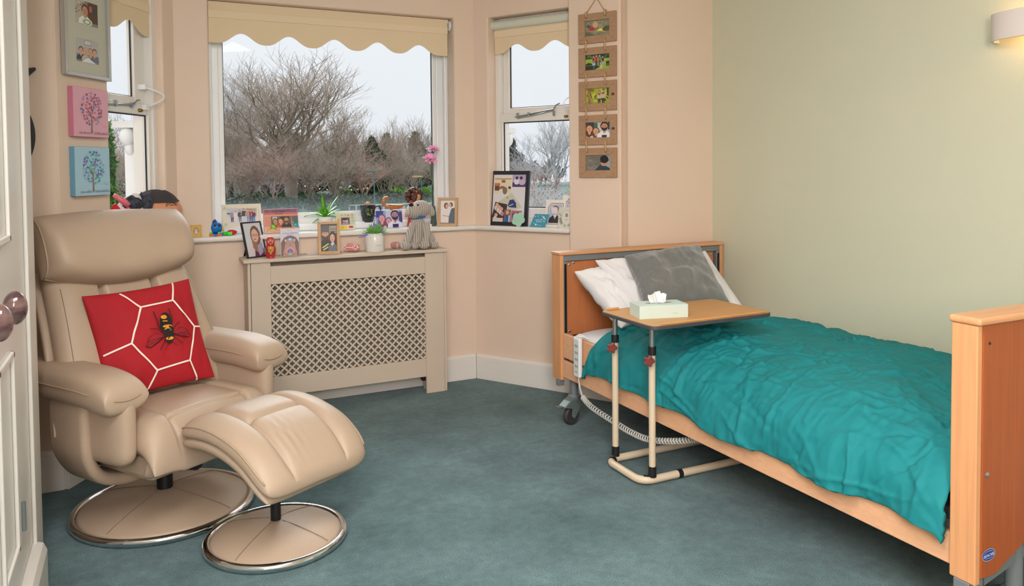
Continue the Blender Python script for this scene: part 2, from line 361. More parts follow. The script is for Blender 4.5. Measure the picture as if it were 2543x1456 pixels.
# bay geometry: corner points, direction of the wall, inward normal
PH=math.radians(32.5); SI,CO=math.sin(PH),math.cos(PH)
CL=Vector((.187,4.515,0)); DL=Vector((-SI,-CO,0)); NL=Vector((CO,-SI,0))     # left bay wall, s runs towards the room
CR=Vector((1.930,4.515,0)); DR=Vector((SI,-CO,0)); NR=Vector((-CO,-SI,0))    # right bay wall
def LW(s,d,z): return CL+DL*s+NL*d+Vector((0,0,z))
def RW(s,d,z): return CR+DR*s+NR*d+Vector((0,0,z))
def CW(x,d,z): return Vector((x,4.515-d,z))
def wbox(b,W,s0,s1,d0,d1,z0,z1,col=None):
    vs=[W(s,d,z) for z in (z0,z1) for (s,d) in ((s0,d0),(s1,d0),(s1,d1),(s0,d1))]
    return b.add(vs,[(0,3,2,1),(4,5,6,7),(0,1,5,4),(1,2,6,5),(2,3,7,6),(3,0,4,7)],col)

# ------------------------------------------------------------------ the room
def room():
    b=MB(); b.prism([(-.95,-1.6),(3.3,-1.6),(3.3,3.8),(2.75,3.8),(2.05,4.75),(.05,4.75),(-.5,3.85),(-.95,3.85)],-.06,0)
    struct(b.build('floor',CARPET))
    b=MB(); b.prism([(-1.1,-1.8),(3.4,-1.8),(3.4,3.9),(2.9,3.9),(2.15,4.9),(-.05,4.9),(-.6,3.95),(-1.1,3.95)],2.62,2.72)
    struct(b.build('ceiling',CEIL))
    # wall under, over and beside each window
    def bay(name,W,s0,s1,o0,o1,zs=.955,zt=2.286,T=.20):
        b=MB(); S=(s0,o0,o1,s1); Z=(0,zs,zt,2.62); I=lambda i,j,k:i*8+j*2+k
        vs=[W(x,d,z) for x in S for z in Z for d in (0,-T)]; fs=[]
        for i in range(3):
            for j in range(3):
                if i==1 and j==1: continue
                for k in (0,1): fs.append((I(i,j,k),I(i+1,j,k),I(i+1,j+1,k),I(i,j+1,k)))
        E=[((i,0),(i+1,0)) for i in range(3)]+[((i,3),(i+1,3)) for i in range(3)]+[((0,j),(0,j+1)) for j in range(3)]+[((3,j),(3,j+1)) for j in range(3)]+[((1,1),(2,1)),((1,2),(2,2)),((1,1),(1,2)),((2,1),(2,2))]
        for p,q in E: fs.append((I(*p,0),I(*q,0),I(*q,1),I(*p,1)))
        b.add(vs,fs)
        struct(b.build(name,CREAM,bev=.01,seg=3))
    bay('wall_bay_centre',lambda x,d,z:CW(x,d,z),.187-.10,1.93+.10,.361,1.798)
    bay('wall_bay_left',LW,-.10,.914,.11,.566,T=.12)
    bay('wall_bay_right',RW,-.10,1.02,.108,.69)
    b=MB(); wbox(b,RW,.69,1.02,-.02,.03,0,2.62); struct(b.build('wall_pier_right',CREAM,bev=.008))
    b=MB(); b.box(2.48,3.2,3.61,3.80,0,2.62); struct(b.build('wall_back_right',CREAM))
    b=MB(); b.box(-1.1,-.304,3.744,3.95,0,2.62); struct(b.build('wall_back_left',CREAM,bev=.006))
    b=MB(); b.box(3.085,3.25,-1.7,3.7,0,2.62); struct(b.build('wall_right',GREEN))
    b=MB(); b.box(-1.1,-.95,-1.7,3.85,0,2.62); struct(b.build('wall_left',CREAM))
    b=MB(); b.box(-1.1,3.25,-1.8,-1.65,0,2.62); struct(b.build('wall_behind',CREAM))
    # skirting boards with a rounded top
    def skirt(name,W,s0,s1,h=.158,t=.022,d0=0):
        b=MB(); wbox(b,W,s0,s1,d0,d0+t,0,h-.02)
        vs=[W(s,d,z) for s in (s0,s1) for d,z in ((d0,h-.02),(d0+t,h-.02),(d0+t*.8,h-.005),(d0+t*.3,h),(d0,h))]
        b.add(vs,[(0,1,2,3,4),(9,8,7,6,5)]+[(i,5+i,5+(i+1)%5,(i+1)%5) for i in range(5)])
        struct(b.build(name,GLOSSW,bev=.003))
    skirt('baseboard_bay_centre',CW,.187+.02,1.93-.012)
    skirt('baseboard_bay_right',RW,.012,.69,.158)
    skirt('baseboard_bay_left',LW,.03,.93,.175)
    skirt('baseboard_back_left',lambda x,d,z:Vector((x,3.744-d,z)),-.95,-.31,.175)
    skirt('baseboard_pier',RW,.69,1.02,.158,.02,.03)
    skirt('baseboard_right',lambda y,d,z:Vector((3.085-d,y,z)),-1.6,3.6,.158)
    # window board running round the bay, rounded front edge
    def off(P,D,N,d): return P+N*d
    def front(d):
        yc=4.515-d
        sL=(4.515-yc)/1.0
        # intersections of offset lines
        PL=CL+NL*d; PR=CR+NR*d
        tL=(PL.y-yc)/DL.y*-1; tR=(PR.y-yc)/DR.y*-1
        return (PL+DL*tL),(PR+DR*tR)
    a,c=front(.04)
    LE=LW(.566,.04,0); RE=RW(.69,.04,0); LI=LW(.566,-.10,0); RI=RW(.69,-.10,0)
    aL=LW(.05,-.10,0); cR=RW(.05,-.10,0)
    pts=[(LE.x,LE.y),(a.x,a.y),(c.x,c.y),(RE.x,RE.y),(RI.x,RI.y),(cR.x,cR.y),(1.79,4.615),(.37,4.615),(aL.x,aL.y),(LI.x,LI.y)]
    b=MB(); b.prism(pts,.955,.985); struct(b.build('trim_window_board',GLOSSW,bev=.012,seg=4))
room()

def pane(name,W,s0,s1,d,z0,z1,m,parent):
    b=MB(); wbox(b,W,s0,s1,d-.002,d+.002,z0,z1); return b.build(name,m,parent)
def windows():
    # centre: one fixed light in a stepped white frame
    w=thing('window_1','wide fixed centre window of the bay in a white frame','window',(0,0,0)); w['kind']='structure'
    del w['label']; del w['category']
    b=MB()
    def ring(b,W,s0,s1,z0,z1,d0,d1,ts,tz,tb=None):
        tb=tb or tz
        wbox(b,W,s0,s0+ts,d0,d1,z0,z1); wbox(b,W,s1-ts,s1,d0,d1,z0,z1)
        wbox(b,W,s0+ts,s1-ts,d0,d1,z1-tz,z1); wbox(b,W,s0+ts,s1-ts,d0,d1,z0,z0+tb)
    ring(b,CW,.361,1.798,.986,2.286,-.16,-.115,.022,.03,.04)
    ring(b,CW,.361,1.798,.986,2.286,-.19,-.16,.062,.06,.075)
    wbox(b,CW,.361,1.798,-.16,-.10,.986,1.02)
    b.build('window_frame',UPVC,w,bev=.004)
    b=MB(); ring(b,CW,.42,1.742,1.055,2.23,-.20,-.175,.028,.03,.035); b.build('glazing_bead',UPVC,w,bev=.004)
    b=MB(); ring(b,CW,.446,1.716,1.086,2.2,-.195,-.188,.006,.006); b.build('seal',BLACKP,w)
    pane('glass_pane',CW,.44,1.72,-.197,1.08,2.21,GLASSH,w)
    # angled sash windows
    def sash(nm,W0,o0,o1,near,g0,us=.045,ls=.035):
        W=(lambda s_,d_,z_:W0(s_,d_+g0,z_))
        w=thing(nm,'x','x'); del w['label']; del w['category']; w['kind']='structure'
        b=MB()
        wbox(b,W,o0,o0+.03,-.20,-.085,.986,2.286); wbox(b,W,o1-.03,o1,-.20,-.085,.986,2.286); wbox(b,W,o0,o1,-.20,-.085,2.25,2.286)
        wbox(b,W,o0,o1,-.20,-.085,.955,1.03)
        b.build('window_frame',GLOSSW,w,bev=.003)
        # upper sash (further out), lower sash
        up=MB(); ring(up,W,o0+.03,o1-.03,1.69,2.25,-.17,-.13,us,.04,.035); up.build('upper_sash',GLOSSW,w,bev=.004)
        lo=MB(); ring(lo,W,o0+.03,o1-.03,1.03,1.69,-.14,-.10,ls,.055,.065); lo.build('lower_sash',GLOSSW,w,bev=.004)
        s2=MB(); ring(s2,W,o0+.03+us,o1-.03-us,1.725,2.21,-.151,-.145,.005,.005); ring(s2,W,o0+.03+ls,o1-.03-ls,1.095,1.635,-.121,-.115,.005,.006); s2.build('glazing_seal',BLACKP,w)
        pane('glass_pane',W,o0+.029+us,o1-.029-us,-.152,1.724,2.212,GLASS,w)
        pane('glass_pane',W,o0+.029+ls,o1-.029-ls,-.122,1.094,1.636,GLASS,w)
        # stay bar, brass fitch and a restrictor loop
        h=MB(); a=o0+(.14 if near else .18); c=o0+.42
        sg=1 if near else -1
        if not near: a,c=o0+.43,o0+.20
        h.tube([W(a,-.095,1.665),W((a+c)/2,-.09,1.683 if near else 1.672),W(c,-.085,1.70 if near else 1.68),W(c+.02*sg,-.08,1.725 if near else 1.70),W(c+.045*sg,-.08,1.735 if near else 1.705)],.005,8)
        h.tube([W(a+.01,-.10,1.655),W((a+c)/2,-.095,1.672),W(c,-.09,1.695 if near else 1.675)],.004,6)
        for q in (a+.02*sg,a+.10*sg,c): wbox(h,W,q-.006,q+.006,-.13,-.085,1.662,1.69)
        h.build('window_stay',ZINC,w,smooth=True,angle=40)
        k=MB(); kc=W((o0+.13) if not near else o0+.50,-.098,1.655); k.ball(kc,.018,.010,.009,n=12,m=8)
        k.build('sash_fastener',mat('aged_brass','8C7434',.35,metal=.9),w,smooth=True)
        r=MB(); q=(o0+.075) if not near else o0+.53
        P=[]
        for i in range(13):
            t=PI*i/12; P.append(W(q+.01,-.09+.10*math.sin(t),1.675+.10*(i/12)))
        r.tube(P,.0035,6); wbox(r,W,q+.002,q+.016,-.13,-.088,1.765,1.79); wbox(r,W,q-.005,q+.025,-.13,-.08,1.66,1.685)
        r.build('restrictor_cable',UPVC,w,smooth=True,angle=40)
        return w
    sash('window_2',LW,.11,.566,False,.045,.085,.02)
    sash('window_3',RW,.108,.69,True,0,.045,.012)
    # outside stone mullions with a carved bracket, seen through the lower sashes
    for nm,W,s in (('stone_mullion',(lambda a_,d_,z_:LW(a_,d_+.06,z_)),.09),('stone_mullion',RW,.06)):
        t=thing(nm,'','',(0,0,0)); 
        side='left' if W is not RW else 'right'
        tag(t,'white stone mullion with scrolled bracket outside the %s angled window'%side,'mullion',kind='structure')
        b=MB(); wbox(b,W,s-.11,s,-.30,-.21,.9,1.56)
        b.build('shaft',UPVC,t,bev=.004)
        c=MB(); c.ball(W(s+.015,-.27,1.53),.04,.05,.05,n=16,m=10); c.ball(W(s-.005,-.27,1.47),.025,.04,.04,n=16,m=10)
        wbox(c,W,s-.12,s+.05,-.33,-.21,1.575,1.61); c.build('carved_bracket',UPVC,t,smooth=True,angle=40)
windows()

def blind(name,W,x0,x1,d,peaks,per,zlow,hump,label,strip,roll=None,chain=None):
    t=thing(name,label,'blind',group=None)
    n=int((x1-x0)/.008); top=2.283
    ph=peaks[0]
    def zb(x):
        q=abs(((x-ph)/per+.5)%1-.5)*2      # 0 at a peak, 1 mid valley
        k=(math.cos(PI*q)+1)/2
        if x<ph-per*.5 or x>peaks[-1]+per*.5: k=0
        return zlow+hump*(k**1.35)
    vs=[];fs=[]
    for i in range(n+1):
        x=x0+(x1-x0)*i/n
        for z in (top if not roll else roll-.02,strip+.045,strip,zb(x)): vs.append(W(x,-d,z))
        for z in (top if not roll else roll-.02,strip+.045,strip,zb(x)): vs.append(W(x,-d-.003,z))
    for i in range(n):
        a,b=i*8,(i+1)*8
        for k in range(3): fs+=[(a+k,a+k+1,b+k+1,b+k),(a+4+k,b+4+k,b+5+k,a+5+k)]
        fs.append((a+3,a+7,b+7,b+3))
    m=MB(); m.add(vs,fs); m.build('fabric',BLIND,t)
    m=MB(); wbox(m,W,x0-.001,x1+.001,-d-.006,-d+.006,strip,strip+.042); m.build('batten_pocket',mat('cream_blind_pocket','EBD6B6',.8,bump=.2,bsc=400),t,bev=.002)
    if roll:
        m=MB(); m.tube([W(x0-.02,-d-.005,roll),W(x1+.02,-d-.005,roll)],.03,20); m.build('roller',mat('pale_blind_roll','D5D6C6',.7),t,smooth=True,angle=40)
    else:
        m=MB(); wbox(m,W,x0-.003,x1+.01,-d-.03,-d-.005,2.262,2.285); m.build('head_rail',UPVC,t,bev=.003)
    m=MB(); c=W(x1+.012 if not roll else x0-.028,-d-.005,(roll or 2.25)-.005); e=(W(1,0,0)-W(0,0,0))
    m.tube([c-e*.006,c+e*.006],.032,18); m.build('end_bracket',UPVC,t,smooth=True,angle=40)
    if chain:
        m=MB(); X=x1+.012
        for dd in (-d+.012,-d-.022):
            zz=2.22; 
            while zz>chain:
                m.ball(W(X,dd,zz),.0022,n=6,m=4); zz-=.0095
            m.tube([W(X,dd,2.22),W(X,dd,chain)],.0007,4)
        m.tube([W(X,-d+.012-.034*(1-math.cos(PI*i/8))/2,chain-.035*math.sin(PI*i/8)) for i in range(9)],.0014,6)
        m.ball(W(X,-d+.012,chain+.14),.006,n=8,m=6)
        m.build('bead_chain',mat('cream_chain','D8C8B0',.5),t,smooth=True)
    return t
blind('roller_blind',CW,.366,1.775,.055,[.54+.262*i for i in range(5)],.262,2.055,.058,'cream roller blind with scalloped hem over the wide centre window',2.192,chain=1.26)
blind('roller_blind',LW,.10,.56,.05,[.313],.29,2.04,.058,'cream scalloped roller blind over the narrow left window',2.165)
blind('roller_blind',RW,.122,.68,.06,[.281,.549],.268,2.062,.053,'cream scalloped roller blind with exposed roll over the right window',2.165,roll=2.243)

# ------------------------------------------------------------------ built-in cupboard at the left edge
def cupboard():
    X=-.33
    t=thing('built_in_cupboard','white painted built-in cupboard with panelled door at the left edge','cupboard',(X,2.0,0))
    b=MB(); b.box(-.60,-.012,-.7,.985,0,2.60); b.build('carcass',GLOSSW,t)
    b=MB(); b.box(-.012,.0,.60,1.0,0,2.60); b.box(.0,.012,.84,1.005,0,2.60); b.build('door_frame',GLOSSW,t,bev=.006,seg=3)
    b=MB(); b.prism([(.0,.0),(.038,.0),(.038,.13),(.028,.155),(.0,.166)],-.1,.86,axis='y')
    b.build('plinth_block',GLOSSW,t,bev=.003)
    for i,(y0,y1) in enumerate(((.12,.595),(-.62,.112))):
        d=thing('door','','') ; d.parent=t
        for k in ('label','category'): del d[k]
        m=MB(); m.box(-.011,.004,y0,y1,.17,2.45)
        m.build('door_leaf',GLOSSW,d,bev=.002)
        m=MB()
        for (z0,z1) in ((.30,.86),(1.16,2.3)):
            a,c=y0+.11,y1-.11
            for (p,q,r_,s_) in ((a,a+.02,z0,z1),(c-.02,c,z0,z1),(a,c,z0,z0+.02),(a,c,z1-.02,z1)): m.box(.004,.014,p,q,r_,s_)
        m.build('panel_moulding',GLOSSW,d,bev=.004)
    # egg-shaped marbled knobs
    KM=mat('marbled_brown_ceramic','4E3434',.12,kind='noise',sc1=14,col2='7A5E5A',coat=.8,stretch=(1,1,3))
    for (y,z,r) in ((.13,1.03,.030),(-.10,1.035,.030)):
        k=MB(); k.ball((.062,y,z),.026,r,.040,n=24,m=16); k.build('door_knob',KM,t,smooth=True)
        k=MB(); k.tube([(.0,y,z),(.045,y,z)],.009,12); k.build('knob_stem',ZINC,t,smooth=True,angle=40)
    for z in (.35,2.1):
        h=MB(); h.tube([(.008,.597,z-.04),(.008,.597,z+.045)],.007,10)
        for q in (-.022,0,.022): h.tube([(.008,.597,z+q-.001),(.008,.597,z+q+.001)],.0078,10)
        h.build('hinge',ZINC,t,smooth=True,angle=40)
    for (y,lab) in ((.11,'white typed note pinned to the cupboard door below the far knob'),(-.10,'white typed note pinned to the nearer cupboard door')):
        n=thing('paper_note',lab,'paper',(X+.006,2.0+y,.985))
        a=Art(.075,.20,'F2F0EE')
        for k in range(4):
            for j in range(3): a.rect(.01,.15-k*.042-j*.006,.04+.012*((k+j)%2),.003,'6F7580')
        for i in range(1):
            a.build('sheet',n,(.001,-.04,-.17),(0,1,.0),(0.0,0,1),(1,0,0))
        c=MB(); c.tube([(0,-.02,.0),(.012,-.02,.01),(.03,-.022,.028)],.003,6); c.build('curled_corner',CARD,n)
        pm=MB(); pm.lathe([(.0,0),(.006,.001),(.004,.006),(.007,.012),(0,.015)],12); pm.xf(Matrix.Rotation(PI/2,4,'Y')); pm.build('push_pin',mat('copper_pin','A5653C',.35,metal=.6),n,smooth=True)
cupboard()
def ornament():
    t=thing('wall_ornament','black wall ornament with pointed tip above a round body, half hidden by the cupboard','ornament',(-.50,3.735,1.75))
    b=MB(); b.lathe([(0,-.012),(.21,-.012),(.222,-.004),(.21,.004),(0,.008)],56); b.xf(Matrix.Translation((-.10,-.012,-.25))@Matrix.Rotation(PI/2,4,'X')); b.build('round_body',BLACKF,t,smooth=True,angle=30)
    b=MB(); b.prism([(-.12,-.02),(.0,.005),(.128,.030),(.132,.022),(.05,-.062),(.02,-.10),(-.02,-.06),(-.10,-.06)],-.012,-.001,axis='y'); b.build('pointed_tip',BLACKF,t,bev=.002)
ornament()

# ------------------------------------------------------------------ recliner, footstool and their cushions
def gs(x,w): return math.exp(-(x/w)**2)
def band(b,path,hw,th,n=1,lat='x'):
    """a flat padded strap: path in (y,z), width along x from hw[0] to hw[1], thickness th, rounded edges"""
    m=len(path); P=[Vector((0,p[0],p[1])) for p in path]; vs=[];fs=[]
    sec=[]
    x0,x1=hw; r=th/2
    for k in range(8):
        a=-PI/2+PI*k/7; sec.append((x1-r+r*math.cos(a),r*math.sin(a)))
    for k in range(8):
        a=PI/2+PI*k/7; sec.append((x0+r+r*math.cos(a),r*math.sin(a)))
    q=len(sec)
    for i,p in enumerate(P):
        t=(P[min(i+1,m-1)]-P[max(i-1,0)]).normalized(); nrm=Vector((0,-t.z,t.y))
        for (x,h) in sec: vs.append(p+Vector((x,0,0))+nrm*h)
    for i in range(m-1):
        for k in range(q): fs.append((i*q+k,i*q+(k+1)%q,(i+1)*q+(k+1)%q,(i+1)*q+k))
    fs.append(tuple(range(q))); fs.append(tuple((m-1)*q+k for k in range(q)))
    b.add(vs,fs)
def bez(P,n=24):
    """smooth curve through the points (Catmull-Rom)"""
    P=[Vector(p) for p in P]; out=[]
    for i in range(len(P)-1):
        p0=P[max(i-1,0)];p1=P[i];p2=P[i+1];p3=P[min(i+2,len(P)-1)]
        k=max(2,n//(len(P)-1))
        for j in range(k):
            t=j/k; out.append(.5*((2*p1)+(p2-p0)*t+(2*p0-5*p1+4*p2-p3)*t*t+(-p0+3*p1-3*p2+p3)*t**3))
    out.append(P[-1]); return out
def th(u,p=4,e=.5): return max(0,1-abs(u)**p)**e
def disc_base(t,R,rise,hole=.03):
    b=MB(); b.lathe([(hole,rise),(hole+.03,rise-.002),(R*.45,rise*.80),(R*.72,rise*.58),(R*.90,rise*.38),(R*.955,rise*.24)],64); o=b.build('base_cover',LEATH,t,smooth=True)
    b=MB(); b.tube([(R*.975*math.cos(2*PI*i/72),R*.975*math.sin(2*PI*i/72),.016) for i in range(72)],.0155,12,closed=True); b.build('chrome_rim',CHROME,t,smooth=True)
    b=MB()
    for a in (0.25,0.25+PI/2,.25+PI,.25+PI*1.5):
        b.tube([((R*q)*math.cos(a),(R*q)*math.sin(a),rise*h+.0015) for q,h in ((.12,.995),(.3,.9),(.45,.80),(.6,.69),(.72,.58),(.82,.49),(.90,.38))],.0013,5)
    b.build('base_seam',STITCH,t)
    b=MB(); b.lathe([(0,0),(R*.96,0),(R*.97,.01),(0,.012)],48); b.build('base_plate',BLACKM,t,smooth=True,angle=30)
def recliner():
    t=thing('recliner_chair','beige leather swivel recliner on a round chrome-rimmed base','armchair',(.067,3.34,0),math.radians(34))
    disc_base(t,.335,.085)
    b=MB(); b.tube([(0,0,.075),(0,0,.17)],.03,20); b.tube([(0,0,.16),(0,0,.22)],.022,16); b.build('pole',BLACKM,t,smooth=True,angle=40)
    b=MB(); b.box(-.16,.16,-.10,.14,.215,.24); b.box(-.03,.03,-.16,.18,.20,.235); b.build('mechanism_plate',BLACKM,t,bev=.004)
    b=MB(); b.tube([(.0,-.06,.215),(-.02,-.18,.225)],.007,8); b.build('tilt_lever',BLACKM,t,smooth=True)
    b=MB(); b.tube([(-.022,-.185,.228),(-.032,-.235,.238)],.028,20); b.build('tension_knob',BLACKP,t,smooth=True,angle=40)
    # seat cushion: local x across, -y forward
    def seat(u,v,s):
        x=.285*u; y=.02-.20*1 + .0; 
        yy=-.115-.235*v         # v=-1 back .12, v=1 front -.35
        k=th(u,8,.5)*th(v,10,.5)
        g=.60*gs(abs(u)-.60,.02)+.30*gs(v-.62,.03)*(1 if abs(u)<.6 else .0)
        top=.082*k*(1-.38*g)+.018*(1-u*u)*(1-v*v)
        z=.375+(top if s>0 else -.055*k)
        z-= .085*max(0,(v-.55)/.45)**2
        if abs(u)>.6: z+=.012*gs(abs(u)-.8,.2)
        return (x,yy,z)
    b=MB(); b.shell(100,100,seat); b.build('seat_cushion',LEATH,t,smooth=True)
    for sg in (-1,1):
        b=MB(); b.tube([Vector(seat(sg*.60,v/20,1))+Vector((0,0,.0004)) for v in range(-19,20)],.0016,5); b.build('seam',STITCH,t)
    # front border of the seat, hanging below the cushion edge
    def fr(u,v,s):
        x=.275*u; k=th(u,8,.5)*th(v,6,.5)
        x*=1-.16*abs(v)**6 if v>0 else 1-.05*v**6; z=.315-.068*v*(1-.10*u**8); y=-.315+.05*v*v*.3 -.0 +.045*(v+1)*.5
        d=.032*k*(1-.3*gs(abs(u)-.60,.03))
        return (x,y-(d if s>0 else -.03*k),z)
    b=MB(); b.shell(48,20,fr); b.build('seat_front_border',LEATH,t,smooth=True)
    b=MB(); b.box(-.25,.25,-.28,.12,.245,.33); b.build('seat_frame',LEATH,t,bev=.02)
    # back: two tall side pads and a narrow centre pad
    def backpt(x,h,d):   # h 0..1 up the back, d forward offset
        z=.40+.56*h; y=.105+.13*h+.10*h*h
        y-= .055*(abs(x)/.34)**2.2*(1-.35*h)       # wings come forward
        return (x,y-d*.96,z+d*.22)
    def wid(h): return .37-.075*h
    def backsh(u,v,s):
        h=(v+1)/2; x=wid(h)*u; k=th(u,6,.5)*th(v,10,.5)
        g=.62*gs(abs(x)-(.125-.015*h),.010)
        d=(.085*k*(1-g)+.012*gs(abs(x)-.23,.09)) if s>0 else -.055*k
        return backpt(x,h,d)
    b=MB(); b.shell(120,48,backsh); b.build('backrest_cushion',LEATH,t,smooth=True)
    for sg in (-1,1):
        b=MB(); P=[]
        for v in range(-17,18):
            h=(v/20+1)/2; x=sg*(.125-.015*h); p=Vector(backsh(x/wid(h),v/20,1)); P.append(p+Vector((0,-.0008,0)))
        b.tube(P,.0016,5); b.build('seam',STITCH,t)
    def outer(u,v,s):
        h=(v+1)/2; x=(wid(h)+.018)*u; k=th(u,8,.5)*th(v,10,.5)
        d=-.04+(.025*k if s>0 else -.055*k); p=backpt(x,h,d); return p
    b=MB(); b.shell(40,30,outer); b.build('backrest_shell',LEATH,t,smooth=True)
    # bolster headrest
    def head(u,v,s):
        x=.315*u-.01; h=(v+1)/2
        zb=.885+.06*abs(u)**2; zt=1.188-.012*u*u
        z=zb+(zt-zb)*h; y=.245+.30*(z-.9)
        k=th(u,14,.5)*th(v,2.6,.6)
        d=(.115*k if s>0 else -.075*k)
        w=.004*math.sin(9*u+3*v)*gs(v+.7,.35) 
        return (x,y-d-.035*(1-h)*k-.02*u*u+w*k,z+.01*k*(1 if s>0 else 0))
    b=MB(); b.shell(72,48,head); b.build('headrest',LEATH,t,smooth=True)
    b=MB()
    b.tube([head(u/20,-.985,1) for u in range(-20,21)],.0035,6)
    for sg in (-1,1): b.tube([head(sg*.985,v/10,1) for v in range(-10,11)],.0035,6)
    b.build('headrest_piping',LEATHD,t,smooth=True)
    for sg in (-1,1):
        b=MB(); b.tube([backsh(sg*.90,v/12,1) for v in range(-11,10)],.0016,5); b.build('back_stitching',STITCH,t)
    # arms
    for sg in (-1,1):
        a=thing('armrest','',''); a.parent=t
        for k in ('label','category'): del a[k]
        def arm(u,v,s,sg=sg):
            # u across, v rear(-1)..front(1)
            x=sg*.325+.082*u; y=.045-.315*v
            k=th(u,4,.38)*th(v,10,.36); drop=.028*max(0,(v-.35)/.65)**2+.012*max(0,(-v-.3))
            z=.592-drop+(.058*k if s>0 else -.074*k)
            return (x,y,z)
        b=MB(); b.shell(36,64,arm); b.build('arm_pad',LEATH,a,smooth=True)
        b=MB(); P=[Vector(arm(.985*math.cos(q),.985*math.sin(q) if True else 0,1)) for q in [2*PI*i/80 for i in range(80)]]
        P=[Vector((sg*.325+.0835*max(-1,min(1,1.25*math.cos(q))),.045-.3175*max(-1,min(1,1.12*math.sin(q))),.590-.028*max(0,(math.sin(q)-.35)/.65)**2-.012*max(0,(-math.sin(q)-.3)))) for q in [2*PI*i/80 for i in range(80)]]
        b.tube(P,.0025,6,closed=True); b.build('arm_piping',LEATHD,a,smooth=True)
        # padded panel between arm and seat
        def pan(u,v,s,sg=sg):
            y=-.055-.215*u*(1-.10*v**8); z=.450-.135*v*(1-.10*u**8); k=th(u,6,.4)*th(v,6,.4)
            return (sg*(.312)+ (.042*k if s>0 else -.042*k),y,z)
        b=MB(); b.shell(32,24,pan); b.build('arm_side_panel',LEATH,a,smooth=True)
        # leather-wrapped upright that sweeps down and under the seat
        path=[Vector((0,sg*.352,.56)),Vector((0,sg*.358,.44)),Vector((0,sg*.352,.33)),Vector((0,sg*.30,.245)),Vector((0,sg*.20,.205)),Vector((0,sg*.06,.20))]
        c=bez(path,36); b=MB(); band(b,[(p.y,p.z) for p in c],(-.11,.11),.045)
        # taper the strap towards the pole; swap axes so that it runs across the chair
        n=16
        for i in range(len(b.v)):
            r=i//n/(len(c)-1); w=1-.45*max(0,(r-.35)/.65); x,y,z=b.v[i]; b.v[i]=(y,x*w+.02*(1-r),z)
        b.build('arm_upright',LEATH,a,smooth=True,angle=60)
    return t
recliner()
def footstool():
    t=thing('footstool','matching beige leather footstool on a smaller chrome-rimmed base','footstool',(.422,2.865,0),math.radians(30))
    disc_base(t,.245,.075,.02)
    b=MB(); b.tube([(0,0,.07),(0,0,.33)],.0185,20); b.build('pole',BLACKM,t,smooth=True,angle=40)
    b=MB(); b.box(-.12,.12,-.12,.12,.315,.33); b.build('mounting_plate',BLACKM,t)
    def base_y(v): 
        z=.425-.045*v-.055*v*v-.05*max(0,v-.4)**1.5
        return .245-.25*(v+1)+.0, z
    def top(u,v,s):
        y,z=base_y(v); x=.235*u*(1-.07*v**8); y=y*(1-.06*u**8); k=th(u,7,.40)*th(v,6,.40)
        g=.34*gs(abs(u)-.52,.022)+.26*gs(abs(u)-.52,.08)+(.30*gs(v-.02,.02)+.22*gs(v-.02,.08))*(1 if abs(u)<.52 else 0)
        if abs(u)<.52: g+=.07*math.sin(46*u)*gs(v-.55,.25)*gs(u+.3,.25)
        h=.050*k*(1-g)+.014*(1-u*u)*(1-v*v) if s>0 else -.036*k-.035*k*max(0,v)-.02*k*max(0,u)
        return (x,y,z+h)
    b=MB(); b.shell(110,110,top); b.build('top_cushion',LEATH,t,smooth=True)
    for sg in (-1,1):
        b=MB(); b.tube([Vector(top(sg*.52,v/20,1))+Vector((0,0,.0003)) for v in range(-19,20)],.0016,5); b.build('seam',STITCH,t)
    b=MB(); b.tube([Vector(top(u/20*.52,.02,1))+Vector((0,0,.0003)) for u in range(-19,20)],.0016,5); b.build('seam',STITCH,t)
    def bot(u,v,s):
        y,z=base_y(v); x=.222*u*(1-.08*v**8)-.006; k=th(u,6,.4)*th(v,8,.4)
        return (x,y*.93+.012,z-.040+(.026*k if s>0 else -.036*k))
    b=MB(); b.shell(40,40,bot); b.build('under_cushion',LEATH,t,smooth=True)
    b=MB()
    for sg in (-1,1): b.tube([Vector(top(sg*.99,v/20,1))+Vector((0,0,.006)) for v in range(-19,20)],.003,6)
    b.build('piping',LEATHD,t,smooth=True)
footstool()

def pillow4(TL,TR,BR,BL,th1,n=40,pinch=.06,seed=0,wr=.004,ex=.42,th2=None):
    TL,TR,BR,BL=[Vector(p) for p in (TL,TR,BR,BL)]
    N=((TR-TL).cross(BL-TL)).normalized()
    th2=th1 if th2 is None else th2
    def P(u,v,s):
        uu=u*(1-pinch*(1-v*v)); vv=v*(1-pinch*(1-u*u))
        a,b=(uu+1)/2,(vv+1)/2
        p=(BL*(1-a)+BR*a)*(1-b)+(TL*(1-a)+TR*a)*b
        k=max(0,(1-u*u)*(1-v*v))**ex
        w=wr*noise.noise(Vector((u*3+seed,v*3,seed)))*2*k+wr*.8*noise.noise(Vector((u*9+seed,v*3,seed+4)))*k
        return p-N*s*((th1 if s>0 else th2)*k)+N*w
    return P,N
def pillow(name,label,cat,corners,thk,m,n=44,pinch=.06,seed=0,wr=.004,group=None,ex=.42,th2=None):
    c=sum((Vector(p) for p in corners),Vector())/4
    P,N=pillow4(*[Vector(p)-c for p in corners],thk,pinch=pinch,seed=seed,wr=wr,ex=ex,th2=th2)
    b=MB(); b.shell(n,n,P)
    t=thing(name,label,cat,c,0,group)
    b.build('cover',m,t,smooth=True); return t,P,c
